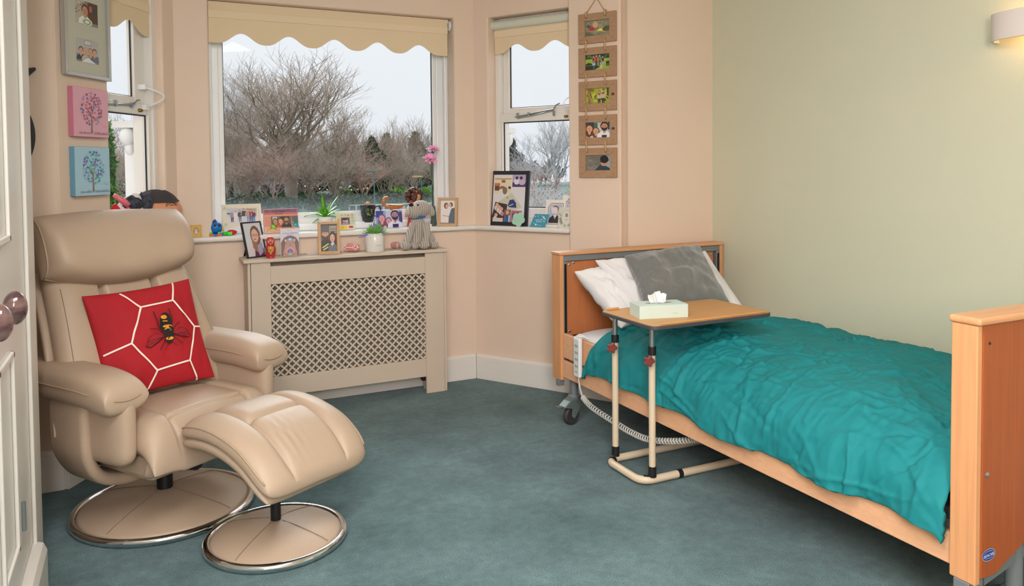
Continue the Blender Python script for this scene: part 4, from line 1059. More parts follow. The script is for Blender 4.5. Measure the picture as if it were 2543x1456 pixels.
# ------------------------------------------------------------------ picture frames
RZR=math.radians(-57.5); RZL=math.radians(57.5)
def frame_ring(t,w,h,bw,d,m,nm='frame',bev=.0015,mitre=True,parent=None):
    """picture frame lying in x (0..w) and z (0..h), front at y=0, depth d behind"""
    b=MB(); O=[(0,0),(w,0),(w,h),(0,h)]; I=[(bw,bw),(w-bw,bw),(w-bw,h-bw),(bw,h-bw)]
    for i in range(4):
        j=(i+1)%4; q=[O[i],O[j],I[j],I[i]]
        g=.0002
        b.prism([(p[0],p[1]) for p in q],0,d,axis='y')
    return b.build(nm,m,parent or t,bev=bev)
def std_frame(name,label,loc,rz,tilt,w,h,bw,d,m,art,mount=None,easel=True,roll=0,group=None,inset=.004):
    t=thing(name,label,'photo frame',loc,0,group,rot=None)
    t.rotation_euler=(Matrix.Rotation(rz,3,'Z')@Matrix.Rotation(-tilt,3,'X')@Matrix.Rotation(roll,3,'Y')).to_euler()
    fr=frame_ring(t,w,h,bw,d,m)
    fr.location=(-w/2,0,0)
    b=MB(); b.box(-w/2+bw*.7,w/2-bw*.7,inset,d*.9,bw*.7,h-bw*.7); b.build('backing_board',mount or CARD,t)
    iw,ih=w-2*bw,h-2*bw
    k=min(iw/art.w,ih/art.h)
    sx,sz=(iw/art.w,ih/art.h) if mount is None else (k,k)
    aw,ah=art.w*sx,art.h*sz
    o=art.build('photo_print',t,(-aw/2,inset-.0004,h/2-ah/2),(sx,0,0),(0,0,sz),(0,-1,0))
    if easel:
        L=h*.72; a=tilt*2.0+.12
        b=MB(); b.box(-w*.12,w*.12,0,.002,-L,0); b.xf(Matrix.Translation((0,d,h*.75))@Matrix.Rotation(tilt,4,'X')@Matrix.Rotation(.0,4,'X'))
        zt=h*.75*math.cos(tilt)-d*math.sin(tilt)
        b=MB(); x=w*.12; y0,z0=d,h*.72
        # foot point on the same shelf, behind the frame
        ft=h*.30
        fy=math.cos(tilt)*0+0
        P0=Vector((0,y0,z0)); R_=Matrix.Rotation(-tilt,3,'X'); wp=R_@P0; foot=Vector((0,wp.y+ft*.9,0.001)); fl=R_.inverted()@foot
        b.add([(-x,P0.y,P0.z),(x,P0.y,P0.z),(x,fl.y,fl.z),(-x,fl.y,fl.z),(-x,P0.y+.002,P0.z),(x,P0.y+.002,P0.z),(x,fl.y+.002,fl.z),(-x,fl.y+.002,fl.z)],[(0,1,2,3),(4,7,6,5),(0,4,5,1),(1,5,6,2),(2,6,7,3),(3,7,4,0)])
        b.build('easel_leg',m,t)
    return t
SK='D9A98C'; SK2='C98F6E'
def art_child():
    a=Art(1.5,1,'8E8C72'); a.speckle(['7F7F66','9C9A80','858468'],40,.12,1); a.poly([(0,0),(.6,0),(.3,.25),(0,.3)],'6C6E58')
    a.ell(.22,.62,.16,.10,'3D6472',-.6); a.ell(.42,.50,.20,.14,'C2383C',.2); a.ell(.62,.72,.17,.22,'C9A77A'); a.ell(.62,.68,.11,.15,SK); a.ell(.30,.44,.08,.05,'C2383C')
    a.poly([(.65,.30),(.9,.48),(1.1,.42),(1.28,.28),(1.22,.20),(.9,.27)],'D9C23A'); a.poly([(.75,.3),(.95,.4),(1.05,.33)],'F2EEDC'); a.ell(1.3,.42,.25,.16,'5B5A45',.3); return a
def art_group():
    a=Art(1.5,1,'9FB64A'); a.rect(0,.72,1.5,.28,'39503A'); a.speckle(['4A6648','2E4431','5F7B55'],30,.10,3,(0,.72,1.5,1)); a.poly([(0,0),(.5,0),(.9,.2),(.2,.5),(0,.4)],'39402F'); a.rect(0,.3,1.5,.02,'8BA640')
    for x,h,t_,hr,b_ in ((.52,.62,'7A3B50','6B4A30','404A58'),(.68,.68,'C23A32','5A3A28','3B3F46'),(.88,.68,'5B8C5E','6B5A40','3F4A40'),(1.06,.58,'3D4B54','5A4230','C8B9A8')): a.person(x,.28,h,SK,hr,t_,b_)
    for x,t_,b_ in ((.52,'9CC2D8','4C6C9A'),(.98,'A7A2C2','D9CDBB')): a.person(x,.06,.55,SK,'6E4630',t_,b_,long=True)
    a.rect(1.27,.22,.23,.3,'4A3F38'); a.rect(1.3,.28,.2,.06,'8A7E72'); return a
def art_wood():
    a=Art(1.5,1,'A9AE3A'); a.speckle(['C9C548','8A9A30','6C7F2C','DAD068','55682A'],90,.12,5); a.poly([(.15,1),(.3,1),(.38,0),(.2,0)],'8A6A48'); a.poly([(.05,1),(.1,1),(.5,0),(.35,0)],'B08C60'); a.rect(1.3,.3,.12,.7,'3F5226')
    a.person(.85,-.05,.85,SK,'5B3B2A','C9B890','2F3A4A',long=True); a.person(1.08,-.05,.92,SK,'4A3226','CDBA8C','33424A',long=True); a.line([(1.15,.6),(1.45,.35)],.05,SK); a.line([(1.05,.7),(.93,.98)],.05,'D9C29A'); return a
def art_family():
    a=Art(1.5,1,'AFC0CC'); a.rect(0,.35,.5,.65,'3C4658'); a.rect(.5,.55,.25,.4,'4F7048'); a.rect(.72,.2,.5,.8,'C5CBD2'); a.rect(1.35,.5,.15,.5,'46505E')
    a.bust(.22,-.05,.92,SK,'6E4230','C99A82',long=True); a.bust(.62,-.12,.80,SK,'7E4A34','BFD8DE',long=True); a.bust(1.14,.0,1.0,SK2,'2C2220','F0EFF0',beard='2F2421'); a.rect(.98,0,.30,.16,'33364A'); return a
def art_profile():
    a=Art(1.5,1,'7E7A74'); a.speckle(['88847E','767069','8E8A82'],30,.2,8); a.poly([(.9,0),(1.5,0),(1.5,1),(1.25,1)],'94A7B4'); a.poly([(.55,0),(.75,.25),(.95,.42),(1.2,.3),(1.45,.15),(1.5,0)],'2E4650')
    a.ell(1.1,.48,.20,.20,SK2,-.4); a.ell(1.12,.72,.26,.25,'26242A',-.2); a.poly([(.88,.72),(.90,.52),(1.38,.60),(1.40,.72)],'26242A'); a.poly([(1.0,.9),(1.05,1.0),(1.15,.9)],'26242A'); return a
def hung_frames():
    t=thing('hanging_photo_frames','vertical string of five weathered wood photo frames hung by rope on the pier','photo frames',RW(.764,.031,1.286),RZR)
    ys=[(1.286,art_profile),(1.474,art_family),(1.668,art_wood),(1.860,art_group),(2.054,art_child)]
    W,Hh=.236,.170
    for i,(z,art) in enumerate(ys):
        f=thing('photo_frame','',''); f.parent=t; f.location=(0,0,z-1.286)
        for k in ('label','category'): del f[k]
        o=frame_ring(f,W,Hh,.042,.014,RUSTW,parent=f); o.location=(0,-.016,0)
        b=MB(); b.box(.035,W-.035,-.006,-.003,.035,Hh-.035); b.build('backing_board',RUSTW,f)
        a=art(); a.build('photo_print',f,(.041,-.0063,.041),((W-.082)/1.5,0,0),(0,0,(Hh-.082)/1.0),(0,-1,0))
        if i in (1,2):
            b=MB(); b.lathe([(0,0),(.010,0),(.009,.0006),(0,.0008)],14,sx=1,sy=.8); b.xf(Matrix.Translation((W-.02,-.0163,.09))@Matrix.Rotation(PI/2,4,'X')); b.build('wood_knot',mat('dark_wood_knot','5E3A28',.7),f)
    for i in range(4):
        z=ys[i][0]-1.286+Hh
        for x in (.053,.172):
            b=MB(); b.tube([(x,-.017,z-.024),(x,-.027,z-.018),(x,-.028,z+.01),(x,-.027,z+.036),(x,-.017,z+.042)],.0052,8); b.build('rope_loop',ROPE,t,smooth=True)
    zt=ys[4][0]-1.286+Hh
    for x in (.053,.172):
        b=MB(); b.tube([(x,-.017,zt-.022),(x,-.026,zt-.016),(x,-.026,zt+.004),(x,-.012,zt+.008)],.006,8); b.build('rope_knot',ROPE,t,smooth=True)
    b=MB(); b.tube([(.053,-.018,zt+.002),(.112,-.006,zt+.085),(.172,-.018,zt+.002)],.0028,7); b.build('hanging_rope',ROPE,t,smooth=True)
    b=MB(); b.tube([(.112,.0,zt+.082),(.112,-.012,zt+.084)],.002,8); b.build('nail',ZINC,t)
hung_frames()
def wall_pictures():
    # tall silver multi-photo frame
    t=thing('multi_photo_frame','tall silver frame holding several family photos above the pink canvas','photo frame',LW(.878,.002,1.762),RZL)
    W=.305; Hh=.60
    o=frame_ring(t,W,Hh,.016,.022,SILVF); o.location=(0,-.024,0)
    b=MB(); b.box(.014,W-.014,-.010,-.004,.014,Hh-.014); b.build('mount_board',mat('grey_green_mount','C6C5B6',.8),t)
    def kitchen():
        a=Art(1,.75,'8C8478'); a.rect(0,0,.4,.75,'B9B2A4'); a.rect(.55,.1,.45,.65,'5B4036'); a.rect(.62,.45,.12,.18,'B56A50'); a.rect(.78,.4,.16,.22,'3A4450'); a.speckle(['A05848','D8D0C4','6C7A6A'],20,.03,4,(0,.3,.4,.75))
        a.bust(.42,.02,.62,SK2,'4A3A32','EDEDEA'); a.ell(.5,.10,.24,.12,'D9DCCB'); a.ell(.5,.10,.17,.08,'7FA070'); a.ell(.5,.10,.11,.05,'E8EDE0'); return a
    def sofa():
        a=Art(1,.75,'B9B6B4'); a.rect(.35,.55,.32,.16,'8E8C8E'); a.rect(.37,.57,.28,.12,'CFCFCF'); a.rect(0,0,1,.25,'8A8078')
        for x,c,hr in ((.2,'2E3A5A','4A3A30'),(.42,'C9B9A0','B8A898'),(.62,'B09A94','9A8878'),(.8,'6C7488','5A4638')): a.bust(x,.06,.42,SK,hr,c)
        a.poly([(.2,0),(.5,.16),(.85,0)],'E8E8EC'); return a
    def red():
        a=Art(1,.75,'5A4A48'); a.bust(.25,0,.6,SK,'C8B8A8','2C2C38'); a.bust(.55,0,.6,SK,'5A4030','3A3A48'); a.bust(.85,0,.62,SK,'3A2A22','C4283A'); return a
    for k,(z,f) in enumerate(((.068,sofa),(.233,kitchen),(.398,red))):
        f().build('photo_print',t,(.085,-.0104,z),(.150,0,0),(0,0,.150*.92),(0,-1,0))
    for nm,z0,bg,side,cols,lab in (('tree_canvas',1.500,'E3A9B8','D27F98',['B05A78','E08FA0','6C6FA8','8E93C9','F0A9B4','9A4A68','C86C88'],'pink square canvas of a heart-leaved tree, above the blue one'),
                                   ('tree_canvas',1.241,'A9CFE2','6FA3BF',['5A6CB0','6FC0A8','7F8AD0','4F7FB8','9AD0C8','7A5FA0','5AB4A0'],'pale blue square canvas of a heart-leaved tree, below the pink one')):
        t=thing(nm,lab,'canvas picture',LW(.842,.001,z0),RZL,'tree canvases')
        b=MB(); b.box(0,.237,-.024,0,0,.216); b.build('stretched_canvas',mat('canvas_'+('pink' if lab[0:4]=='pink' else 'blue'),side,.8,bump=.3,bsc=700),t,bev=.002)
        a=Art(1,.92,bg); R_=random.Random(int(z0*1000)); a.speckle([bg],1,.01,1)
        tr='8B7468'
        a.poly([(.475,.07),(.535,.07),(.52,.3),(.53,.42),(.58,.55),(.60,.70),(.585,.70),(.55,.56),(.50,.44),(.40,.53),(.33,.56),(.32,.545),(.39,.51),(.485,.36)],tr)
        a.line([(.51,.28),(.60,.36),(.68,.38),(.72,.42)],.014,tr); a.line([(.50,.26),(.44,.26),(.40,.28)],.010,tr); a.line([(.56,.6),(.60,.66),(.66,.72)],.008,tr)
        n=0
        pts=[]
        for i in range(1400):
            x,y=R_.uniform(.2,.82),R_.uniform(.22,.84)
            if ((x-.51)/.30)**2+((y-.53)/.31)**2>1: continue
            if abs(x-.5)<.04 and y<.42: continue
            if any((x-p[0])**2+(y-p[1])**2<.052**2 for p in pts): continue
            pts.append((x,y)); a.heart(x,y,.031,R_.choice(cols),R_.uniform(-.5,.5))
        x=.14
        while x<.96: 
            if not .46<x<.55: a.line([(x,.055),(x+R_.uniform(-.012,.012),.055+R_.uniform(.02,.055))],.008,'5E5A78')
            x+=.022
        a.line([(.80,.20),(.84,.23),(.87,.19),(.92,.22)],.006,'C08898')
        a.build('painted_tree',t,(.001,-.0243,.001),(.235,0,0),(0,0,.2325),(0,-1,0))
wall_pictures()

# ------------------------------------------------------------------ things along the window board, left to right
SILL=.985; LEDGE=1.020; TOP=.864
def sill_things():
    V=Vector
    # small gold frame
    a=Art(1,1.2,'D9B45A'); a.ell(.5,.6,.36,.46,'B98E3C'); a.ell(.5,.6,.32,.42,'A88A78'); a.ell(.48,.66,.17,.2,'E0B8A0'); a.ell(.5,.40,.22,.14,'D8C8C0')
    std_frame('small_gold_frame','tiny gold frame with an oval picture, leftmost on the window board',(.278,4.50,SILL),math.radians(6),.14,.056,.068,.006,.008,mat('gold_frame','D8A94A',.4,metal=.3),a)
    # blue soft toy
    t=thing('blue_toy','small round blue plastic toy with eyes and a dark crest beside the gold frame','toy',(.379,4.535,SILL))
    BL=mat('blue_plastic','0F6FC0',.4); DB=mat('navy_plastic','1D2C6B',.45)
    b=MB(); b.ball((0,0,.046),.036,.03,.033,n=24,m=16); b.build('body',BL,t,smooth=True)
    b=MB(); b.ball((-.004,0,.078),.012,.010,.010,n=12,m=8); b.ball((-.004,0,.086),.006,.006,.006,n=10,m=6); b.build('crest',DB,t,smooth=True)
    for x in (-.006,.018):
        b=MB(); b.ball((x,-.029,.060),.0055,.004,.007,n=10,m=8); b.build('eye',BLACKP,t,smooth=True)
    for x in (-.036,.034):
        b=MB(); b.ball((x,-.006,.040),.007,.008,.014,n=12,m=8); b.build('side_fin',mat('yellow_plastic','E8B818',.4),t,smooth=True)
    b=MB(); b.box(-.036,.036,-.024,.024,0,.013); b.build('base_block',BL,t,bev=.003)
    for x,m in ((-.026,mat('orange_plastic','E8622A',.4)),(.014,MATS.get('orange_plastic') or mat('orange_plastic','E8622A',.4))):
        b=MB(); b.box(x-.010,x+.014,-.028,-.022,0,.011); b.build('front_brick',m,t,bev=.002)
    for x in (-.028,.014):
        b=MB(); b.ball((x,-.024,.017),.007,.006,.007,n=12,m=8); b.build('green_peg',mat('lime_plastic','5BE02A',.4),t,smooth=True)
    t=thing('green_toy','bright green plastic toy tubes lying beside the blue toy','toy',(.433,4.520,SILL))
    b=MB(); b.tube([(-.018,0,.012),(.008,.002,.012)],.011,16); b.build('tube_body',mat('green_plastic','1FC83A',.35),t,smooth=True,angle=40)
    b=MB(); b.tube([(.008,-.008,.0105),(.028,-.012,.0105)],[.010,.0102],16); b.build('tube_end',mat('lime_plastic','5BE02A',.4),t,smooth=True,angle=40)
    t=thing('red_toy','shiny red bean-shaped toy behind the green toy','toy',(.463,4.555,SILL))
    b=MB(); b.ball((0,0,.0145),.029,.014,.0145,n=20,m=12,wob=.15,seed=2); b.build('shell',mat('red_plastic','D21F2B',.3),t,smooth=True)
    b=MB(); b.tube([(-.026,-.006,.016),(-.01,-.0135,.018),(.01,-.0135,.016),(.026,-.006,.013)],.0015,6); b.build('ridge',mat('dark_red_plastic','A31520',.4),t,smooth=True)
    # pale beach-holiday frame
    a=Art(1.3,.8,'D6D2DA'); a.rect(0,.4,1.3,.4,'C2CAD8'); a.poly([(.1,.35),(1.3,.15),(1.3,0),(0,0),(0,.3)],'DDD3D6'); a.rect(0,.5,.2,.08,'44546C'); a.poly([(.85,.8),(1.3,.8),(1.3,.6),(1.0,.55)],'B8A898')
    for x,tp,bt,hr,h in ((.22,'8A90B0','2F3550','D8A8B0',.62),(.38,'E6DDE2','E0DCE0','D07A8C',.64),(.56,'3A3A4C','6A7898','8A5A48',.66),(.74,'2C3A40','C8CCD4','5A3A38',.74),(.92,'B89098','8A90B8','6A3A34',.70),(1.05,'9A3A50','4A5A8A','5A3834',.68),(1.17,'5A3048','6A80A8','7A5040',.62)): a.person(x,.06,h,SK,hr,tp,bt)
    t=std_frame('holiday_photo_frame','wide cream frame with a beach group photo at the left end of the window',(.532,4.632,LEDGE),math.radians(3),.20,.215,.135,.026,.010,mat('cream_card_frame','E6DCC8',.7),a)
    d=Art(.215,.135,'FFF'); d.ops=[]
    for (x,y) in ((.013,.112),(.016,.018)):
        for k in range(5): q=2*PI*k/5+.3; d.ell(x+.007*math.cos(q),y+.007*math.sin(q),.006,.0022,'A9C2A0',q)
    d.text('A Special Day',.201,.067,.013,'A89A84',-PI/2)
    d.build('frame_decoration',t,(-.1075,-.0002,0),(1,0,0),(0,0,1),(0,-1,0))
    # Cayman Islands souvenir frame
    a=Art(1.3,.95,'D98F78'); a.rect(0,.80,1.3,.15,'8E5C7A'); a.rect(0,.72,1.3,.09,'C9707A'); a.rect(0,.66,1.3,.07,'E0A070'); a.rect(0,0,1.3,.24,'E0B088'); a.speckle(['D9825E','EDC8A8','E8A8A0','C87860'],60,.03,6,(0,0,1.3,.25)); a.poly([(1.05,.66),(1.3,.66),(1.3,.3),(1.1,.3)],'6C5A80')
    a.text('CAYMAN',.58,.86,.12,'2A2420'); a.text('ISLANDS',.58,.77,.08,'2A2420')
    for x,y in ((.13,.86),(.95,.88)): a.line([(x-.06,y+.03),(x,y-.01),(x+.05,y+.03)],.014,'2A2024')
    a.ops+= [([(.27,.20),(1.03,.20),(1.03,.66),(.27,.66)],None,'6A5A50')]; a.rect(.32,.48,.18,.16,'C8CCC8'); a.rect(.62,.44,.34,.2,'2E3438'); a.rect(.27,.18,.76,.06,'C8A078')
    a.bust(.42,.20,.38,SK2,'3A3430','4A4850'); a.bust(.63,.20,.36,SK,'B0583C','E0503C',long=True); a.bust(.85,.20,.42,SK2,'6A5040','2C3038',beard='4A3A30')
    a.poly([(1.12,.25),(1.3,.3),(1.25,.62),(1.16,.5)],'2F7A48')
    t=std_frame('souvenir_photo_frame','sunset-coloured Cayman Islands souvenir frame with two turtles on it',(.733,4.535,SILL),math.radians(2),.22,.195,.142,.003,.010,mat('resin_frame','C98A78',.6),a,inset=-.0005)
    for x,z,m,r in ((-.045,.038,'8CC83C',1.0),(.082,.044,'2C9FC0',1.15)):
        k=thing('turtle_decoration','',''); k.parent=t
        for q in ('label','category'): del k[q]
        b=MB(); b.ball((x,-.004,z),.0155*r,.007,.011*r,rot=(0,.6,0),n=16,m=10); b.build('turtle_shell',mat('shell_'+m,m,.25,coat=.5),k,smooth=True)
        b=MB(); b.ball((x+.017*r*(1 if x<0 else -1),-.004,z+.014*r),.005,.004,.007,rot=(0,.7,0),n=10,m=6); b.build('turtle_head',mat('gold_resin','C9A85C',.4,metal=.3),k,smooth=True)
        for (dx,dz) in ((-.016,-.010),(.014,-.014),(-.012,.012)):
            b=MB(); b.ball((x+dx*r,-.003,z+dz*r),.006,.003,.004,rot=(0,dz*60,0),n=8,m=6); b.build('turtle_flipper',MATS['gold_resin'],k,smooth=True)
    # small orchid-like plant in a white bowl
    t=thing('potted_plant','leafy bright green plant in a white bowl on the window ledge','plant',(1.003,4.636,LEDGE))
    b=MB(); b.lathe([(.0,0),(.030,0),(.040,.02),(.043,.044),(.040,.044),(.036,.03),(0,.03)],28); b.build('pot',CERAM,t,smooth=True,angle=40)
    LM=mat('bright_green_leaf','72BC30',.35,kind='noise',sc1=30,col2='4C9A26'); R_=random.Random(11)
    leaves=[(-2.9,.12,.5),(-2.5,.09,.9),(3.0,.07,.15),(2.7,.085,1.2),(-2.0,.08,.7),(-1.6,.06,1.2),(-1.2,.07,.5),(-.9,.09,.8),(-.5,.11,.35),(-.2,.11,.7),(.1,.12,.25),(.3,.10,.9),(.7,.08,.6),(1.2,.07,.9),(1.7,.13,1.25),(1.9,.08,1.0),(2.3,.07,.6),(.0,.13,1.2),(-3.0,.06,.9),(.5,.09,1.3),(-1.0,.05,.2),(1.5,.05,.3)]
    for (a_,l,e) in leaves:
        l*=1.16; n=12; vs=[];fs=[]; d=V((math.cos(a_),math.sin(a_)*.45,0)); side=V((-d.y,d.x,0)).normalized()
        for i in range(n+1):
            q=i/n; h=l*math.sin(e)*q*1.25-l*.55*q*q*(1.3-e*.7); o=d*(l*q*math.cos(e)**.5)
            w=.0155*math.sin(PI*min(1,q*.85+.12))**.8*(1-q**6)
            c=V((0,0,.038))+o+V((0,0,h)); vs+=[c-side*w+V((0,0,.002)),c-V((0,0,.0025)),c+side*w+V((0,0,.002)),c+V((0,0,-.0005))]
        for i in range(n):
            A,B_=i*4,(i+1)*4; fs+=[(A,A+1,B_+1,B_),(A+1,A+2,B_+2,B_+1),(A+2,A+3,B_+3,B_+2),(A+3,A,B_,B_+3)]
        b=MB(); b.add(vs,fs); b.build('leaf',LM,t,smooth=True)
    # flowery square frame
    a=Art(1,.9,'D8D0A8'); 
    for (x,y,w,h,c) in ((0,.72,1,.18,'CFCFA8'),(0,0,.2,.72,'D9C898'),(.76,.3,.24,.42,'BFD0B0'),(.0,0,.6,.22,'E6D58C'),(.6,0,.4,.25,'D8E0C8')): a.rect(x,y,w,h,c)
    for (x,y,r,c) in ((.1,.55,.06,'E08A3A'),(.1,.36,.05,'9AB060'),(.3,.11,.12,'E8B81F'),(.46,.10,.08,'F0C82F'),(.83,.13,.08,'C92A2A'),(.72,.13,.07,'D94038'),(.88,.82,.05,'D07080'),(.3,.80,.03,'C05050'),(.5,.82,.03,'C05050'),(.66,.80,.04,'D03A3A'),(.9,.48,.04,'E0A040'),(.88,.66,.05,'8AB0A0')): a.ell(x,y,r,r*.9,c)
    a.rect(.22,.26,.52,.44,'B89AA8'); a.rect(.25,.29,.46,.38,'5A4A56'); a.ell(.42,.50,.1,.09,'C0A0A0'); a.ell(.55,.47,.09,.08,'D0B0B0'); a.ell(.44,.58,.14,.06,'2F2630'); a.rect(.3,.29,.36,.1,'A89098')
    std_frame('flowery_photo_frame','small square frame painted with flowers and fruit, behind the oak couple photo',(1.109,4.555,SILL),math.radians(0),.16,.112,.100,.003,.010,mat('painted_frame_edge','C9CFB4',.6),a,inset=-.0005)
    # dark mug
    t=thing('mug','dark glossy mug with a painted garden scene, behind the lavender jar','mug',(1.268,4.645,LEDGE))
    MG=mat('dark_glazed_mug','20242C',.15,coat=.6)
    b=MB(); b.lathe([(0,0),(.030,0),(.034,.012),(.036,.02),(.043,.05),(.047,.092),(.050,.105),(.046,.105),(.042,.085),(.036,.03),(0,.02)],10); b.build('body',MG,t,smooth=True,angle=25)
    b=MB(); b.tube(bez([(.043,0,.085),(.060,0,.098),(.078,0,.088),(.078,0,.066),(.060,0,.045),(.042,0,.035)],24),.0048,10); b.build('handle',MG,t,smooth=True)
    a=Art(1,1,'20242C'); a.ops=[]; R_=random.Random(5)
    for i in range(60): a.ell(R_.uniform(.2,.8),R_.uniform(.2,.85),R_.uniform(.02,.07),R_.uniform(.02,.05),R_.choice(['3C5A2C','B9C02C','7A9A30','4A6A6C','8FA8B8','2A3A20']),R_.uniform(0,3),8)
    def wr(x,y,e): an=-PI/2+(x-.5)*1.6; z=.02+.075*y; r=.0365+.0135*(z-.02)/.085+.0008+e; return V((r*math.cos(an),r*math.sin(an),z))
    a.build('painted_scene',t,(0,0,0),(1,0,0),(0,1,0),(0,0,1),wrap=wr)
    t=thing('knitted_ball','small orange knitted ball sitting on the rim of the dark mug','ornament',(1.268,4.645,LEDGE+.113))
    b=MB(); b.ball((0,0,0),.015,.015,.013,n=16,m=12,wob=.2,seed=3); b.build('knit',mat('orange_wool','D98A4A',.9,kind='noise',sc1=200,col2='E8D0A8'),t,smooth=True)
    b=MB(); b.tube([(0,0,-.06),(0,0,-.010)],.003,8); b.build('stick',OAKF,t)
    # wooden boat-like carving
    t=thing('wooden_carving','varnished wooden carving with a curled neck above the three-person photo','carving',(1.43,4.655,LEDGE))
    VW=mat('varnished_wood','C4803C',.25,kind='wood',sc1=6,col2='A8622A',coat=.4,stretch=(4,4,20))
    b=MB(); P=bez([(.075,0,.100),(.04,0,.088),(-.02,0,.092),(-.055,0,.098)],20); b.tube(P,[.003+.011*min(1,i/len(P)*3)*min(1,(len(P)-i)/6) for i in range(len(P))],14); b.build('hull',VW,t,smooth=True)
    b=MB(); P=bez([(-.052,0,.095),(-.060,0,.115),(-.056,0,.137),(-.040,0,.146),(-.028,0,.138)],20); b.tube(P,[.011]*(len(P)-4)+[.010,.009,.007,.004],14); b.build('curled_neck',VW,t,smooth=True)
    b=MB(); b.tube([(-.01,0,0),(-.01,0,.086)],.009,14); b.lathe([(0,0),(.030,0),(.028,.008),(0,.009)],24,c=(-.01,0,0)); b.build('stand',VW,t,smooth=True,angle=40)
    # loose photo of three people
    a=Art(1.6,1,'9AA6D0'); a.rect(0,.6,.45,.4,'2F4AA8'); a.rect(.6,.3,.5,.7,'C8CCE8'); a.rect(1.4,.3,.2,.6,'4A4A80'); a.bust(.35,-.05,.85,'D9A8B0','8A5070','C878A8',long=True); a.bust(.75,-.12,.72,'D9A8B0','8A5068','E0DCEC',long=True); a.bust(1.15,-.02,1.02,'B88898','3A3048','E4E4F4',beard='3A2C40'); a.rect(.98,-.0,.36,.2,'3A3468')
    t=thing('loose_photo','unframed bluish photo of three people propped beside the striped dog','photo',(1.385,4.575,SILL)); t.rotation_euler=(-.18,0,.03)
    b=MB(); b.box(-.085,.085,0,.001,0,.108); b.build('paper',CARD,t); a.build('photo_print',t,(-.084,-.0001,.001),(.168/1.6,0,0),(0,0,.106),(0,-1,0))
    # doll with brown curly hair, behind the striped dog
    t=thing('curly_haired_doll','doll with curly dark brown hair peeping over the striped plush dog','doll',(1.545,4.60,SILL))
    b=MB(); b.ball((.014,-.016,.192),.030,.030,.038,n=20,m=14); b.ball((.016,-.046,.186),.005,.006,.007,n=8,m=6); b.build('head',SKIN,t,smooth=True)
    b=MB(); R_=random.Random(2); HM=mat('dark_brown_hair','3E211A',.5,kind='noise',sc1=60,col2='6A3A2C')
    for i in range(110):
        th_=R_.uniform(0,PI*.68); ph_=R_.uniform(0,2*PI); c=V((.002+.047*math.sin(th_)*math.cos(ph_),-.010+.038*math.sin(th_)*math.sin(ph_),.192+.043*math.cos(th_)))
        if c.y<-.022 and c.x>.0 and c.z<.207: continue
        b.ball(c,.0125,.0125,.012,n=8,m=6,wob=.5,seed=i)
    for i in range(10): b.ball((-.036+.004*R_.random(),-.012,.19-.006*i+.02),.010,.010,.009,n=8,m=6)
    b.build('hair',HM,t,smooth=True)
    for x in (.004,.024):
        b=MB(); b.ball((x+.004,-.0455,.197),.0035,.002,.0022,n=8,m=6); b.build('eye',BLACKP,t,smooth=True)
    b=MB(); b.lathe([(0,0),(.042,0),(.034,.05),(.026,.12),(.012,.165),(0,.17)],20,sy=.7); b.build('dress',mat('coral_cloth','D2564A',.8),t,smooth=True)
    for sx in (-1,1):
        b=MB(); b.tube([(sx*.026,-.01,.13),(sx*.05,-.02,.10),(sx*.048,-.035,.075)],[.009,.008,.006],10); b.ball((sx*.048,-.038,.072),.008,n=10,m=6); b.build('arm',SKIN,t,smooth=True)
    # oak frame, wedding couple
    a=Art(.7,1,'E6E4E2'); a.poly([(.0,0),(.0,.2),(.2,.62),(.38,.62),(.42,0)],'E9E2DE'); a.poly([(.38,0),(.40,.3),(.52,.64),(.7,.68),(.7,0)],'5E6A76'); a.ell(.27,.76,.11,.13,'6E4A44'); a.ell(.30,.74,.07,.09,SK); a.ell(.50,.80,.09,.10,'5A4030'); a.ell(.47,.78,.06,.08,SK); a.line([(.1,.35),(.4,.3)],.05,SK); a.rect(0,0,.7,.04,'8A8488')
    std_frame('wedding_photo_frame','light oak box frame with a wedding couple, at the right end of the window board',(1.732,4.500,SILL),math.radians(-34),.10,.125,.180,.016,.026,OAKF,a,easel=False,inset=.014)
    # two pink flowers on long green stems in a slim glass
    t=thing('pink_flowers','two pink fabric flowers on tall stems in a slim glass vase','flowers',(1.668,4.57,SILL))
    b=MB(); b.lathe([(0,.001),(.018,.001),(.020,.01),(.016,.08),(.012,.12),(.014,.125),(.011,.12),(.014,.06),(.015,.008),(0,.006)],20); b.build('vase',mat('green_tinted_glass','9FB8AE',.08,trans=.8),t,smooth=True)
    PK=mat('pink_petal','F7A8D2',.6,sheen=.3); ST=mat('green_stem','4C6B4A',.6)
    for (x,y,z,r) in ((.004,0,.470,.044),(-.024,-.010,.415,.046)):
        f=thing('flower','',''); f.parent=t
        for q in ('label','category'): del f[q]
        b=MB(); b.tube(bez([(0,0,.01),(.002,0,.2),(x,y,z-.01)],16),.0022,6); b.build('stem',ST,f,smooth=True)
        R_=random.Random(int(z*100)); 
        tilt=Matrix.Rotation(.7 if z<.44 else .2,3,'X')
        b=MB()
        for k in range(26):
            an=2*PI*k/26+R_.uniform(-.1,.1); el=(.15+.35*(k%3)); L=r*R_.uniform(.8,1.1)
            vs=[];fs=[]; d=V((math.cos(an)*math.cos(el),math.sin(an)*math.cos(el),math.sin(el))); sd=V((-math.sin(an),math.cos(an),0))
            for i in range(5):
                q=i/4; w=.0065*(.5+q)*(1 if i<4 else .7); c=d*L*q+V((0,0,.006*math.sin(q*PI)+R_.uniform(-.002,.002)))
                for sg in (-1,0,1): vs.append(V((x,y,z))+tilt@(c+sd*w*sg+V((0,0,-.002 if sg==0 else .001))))
            for i in range(4):
                for s_ in range(2): fs.append((i*3+s_,i*3+s_+1,i*3+s_+4,i*3+s_+3))
            b.add(vs,fs)
        b.build('petals',PK,f,smooth=True)
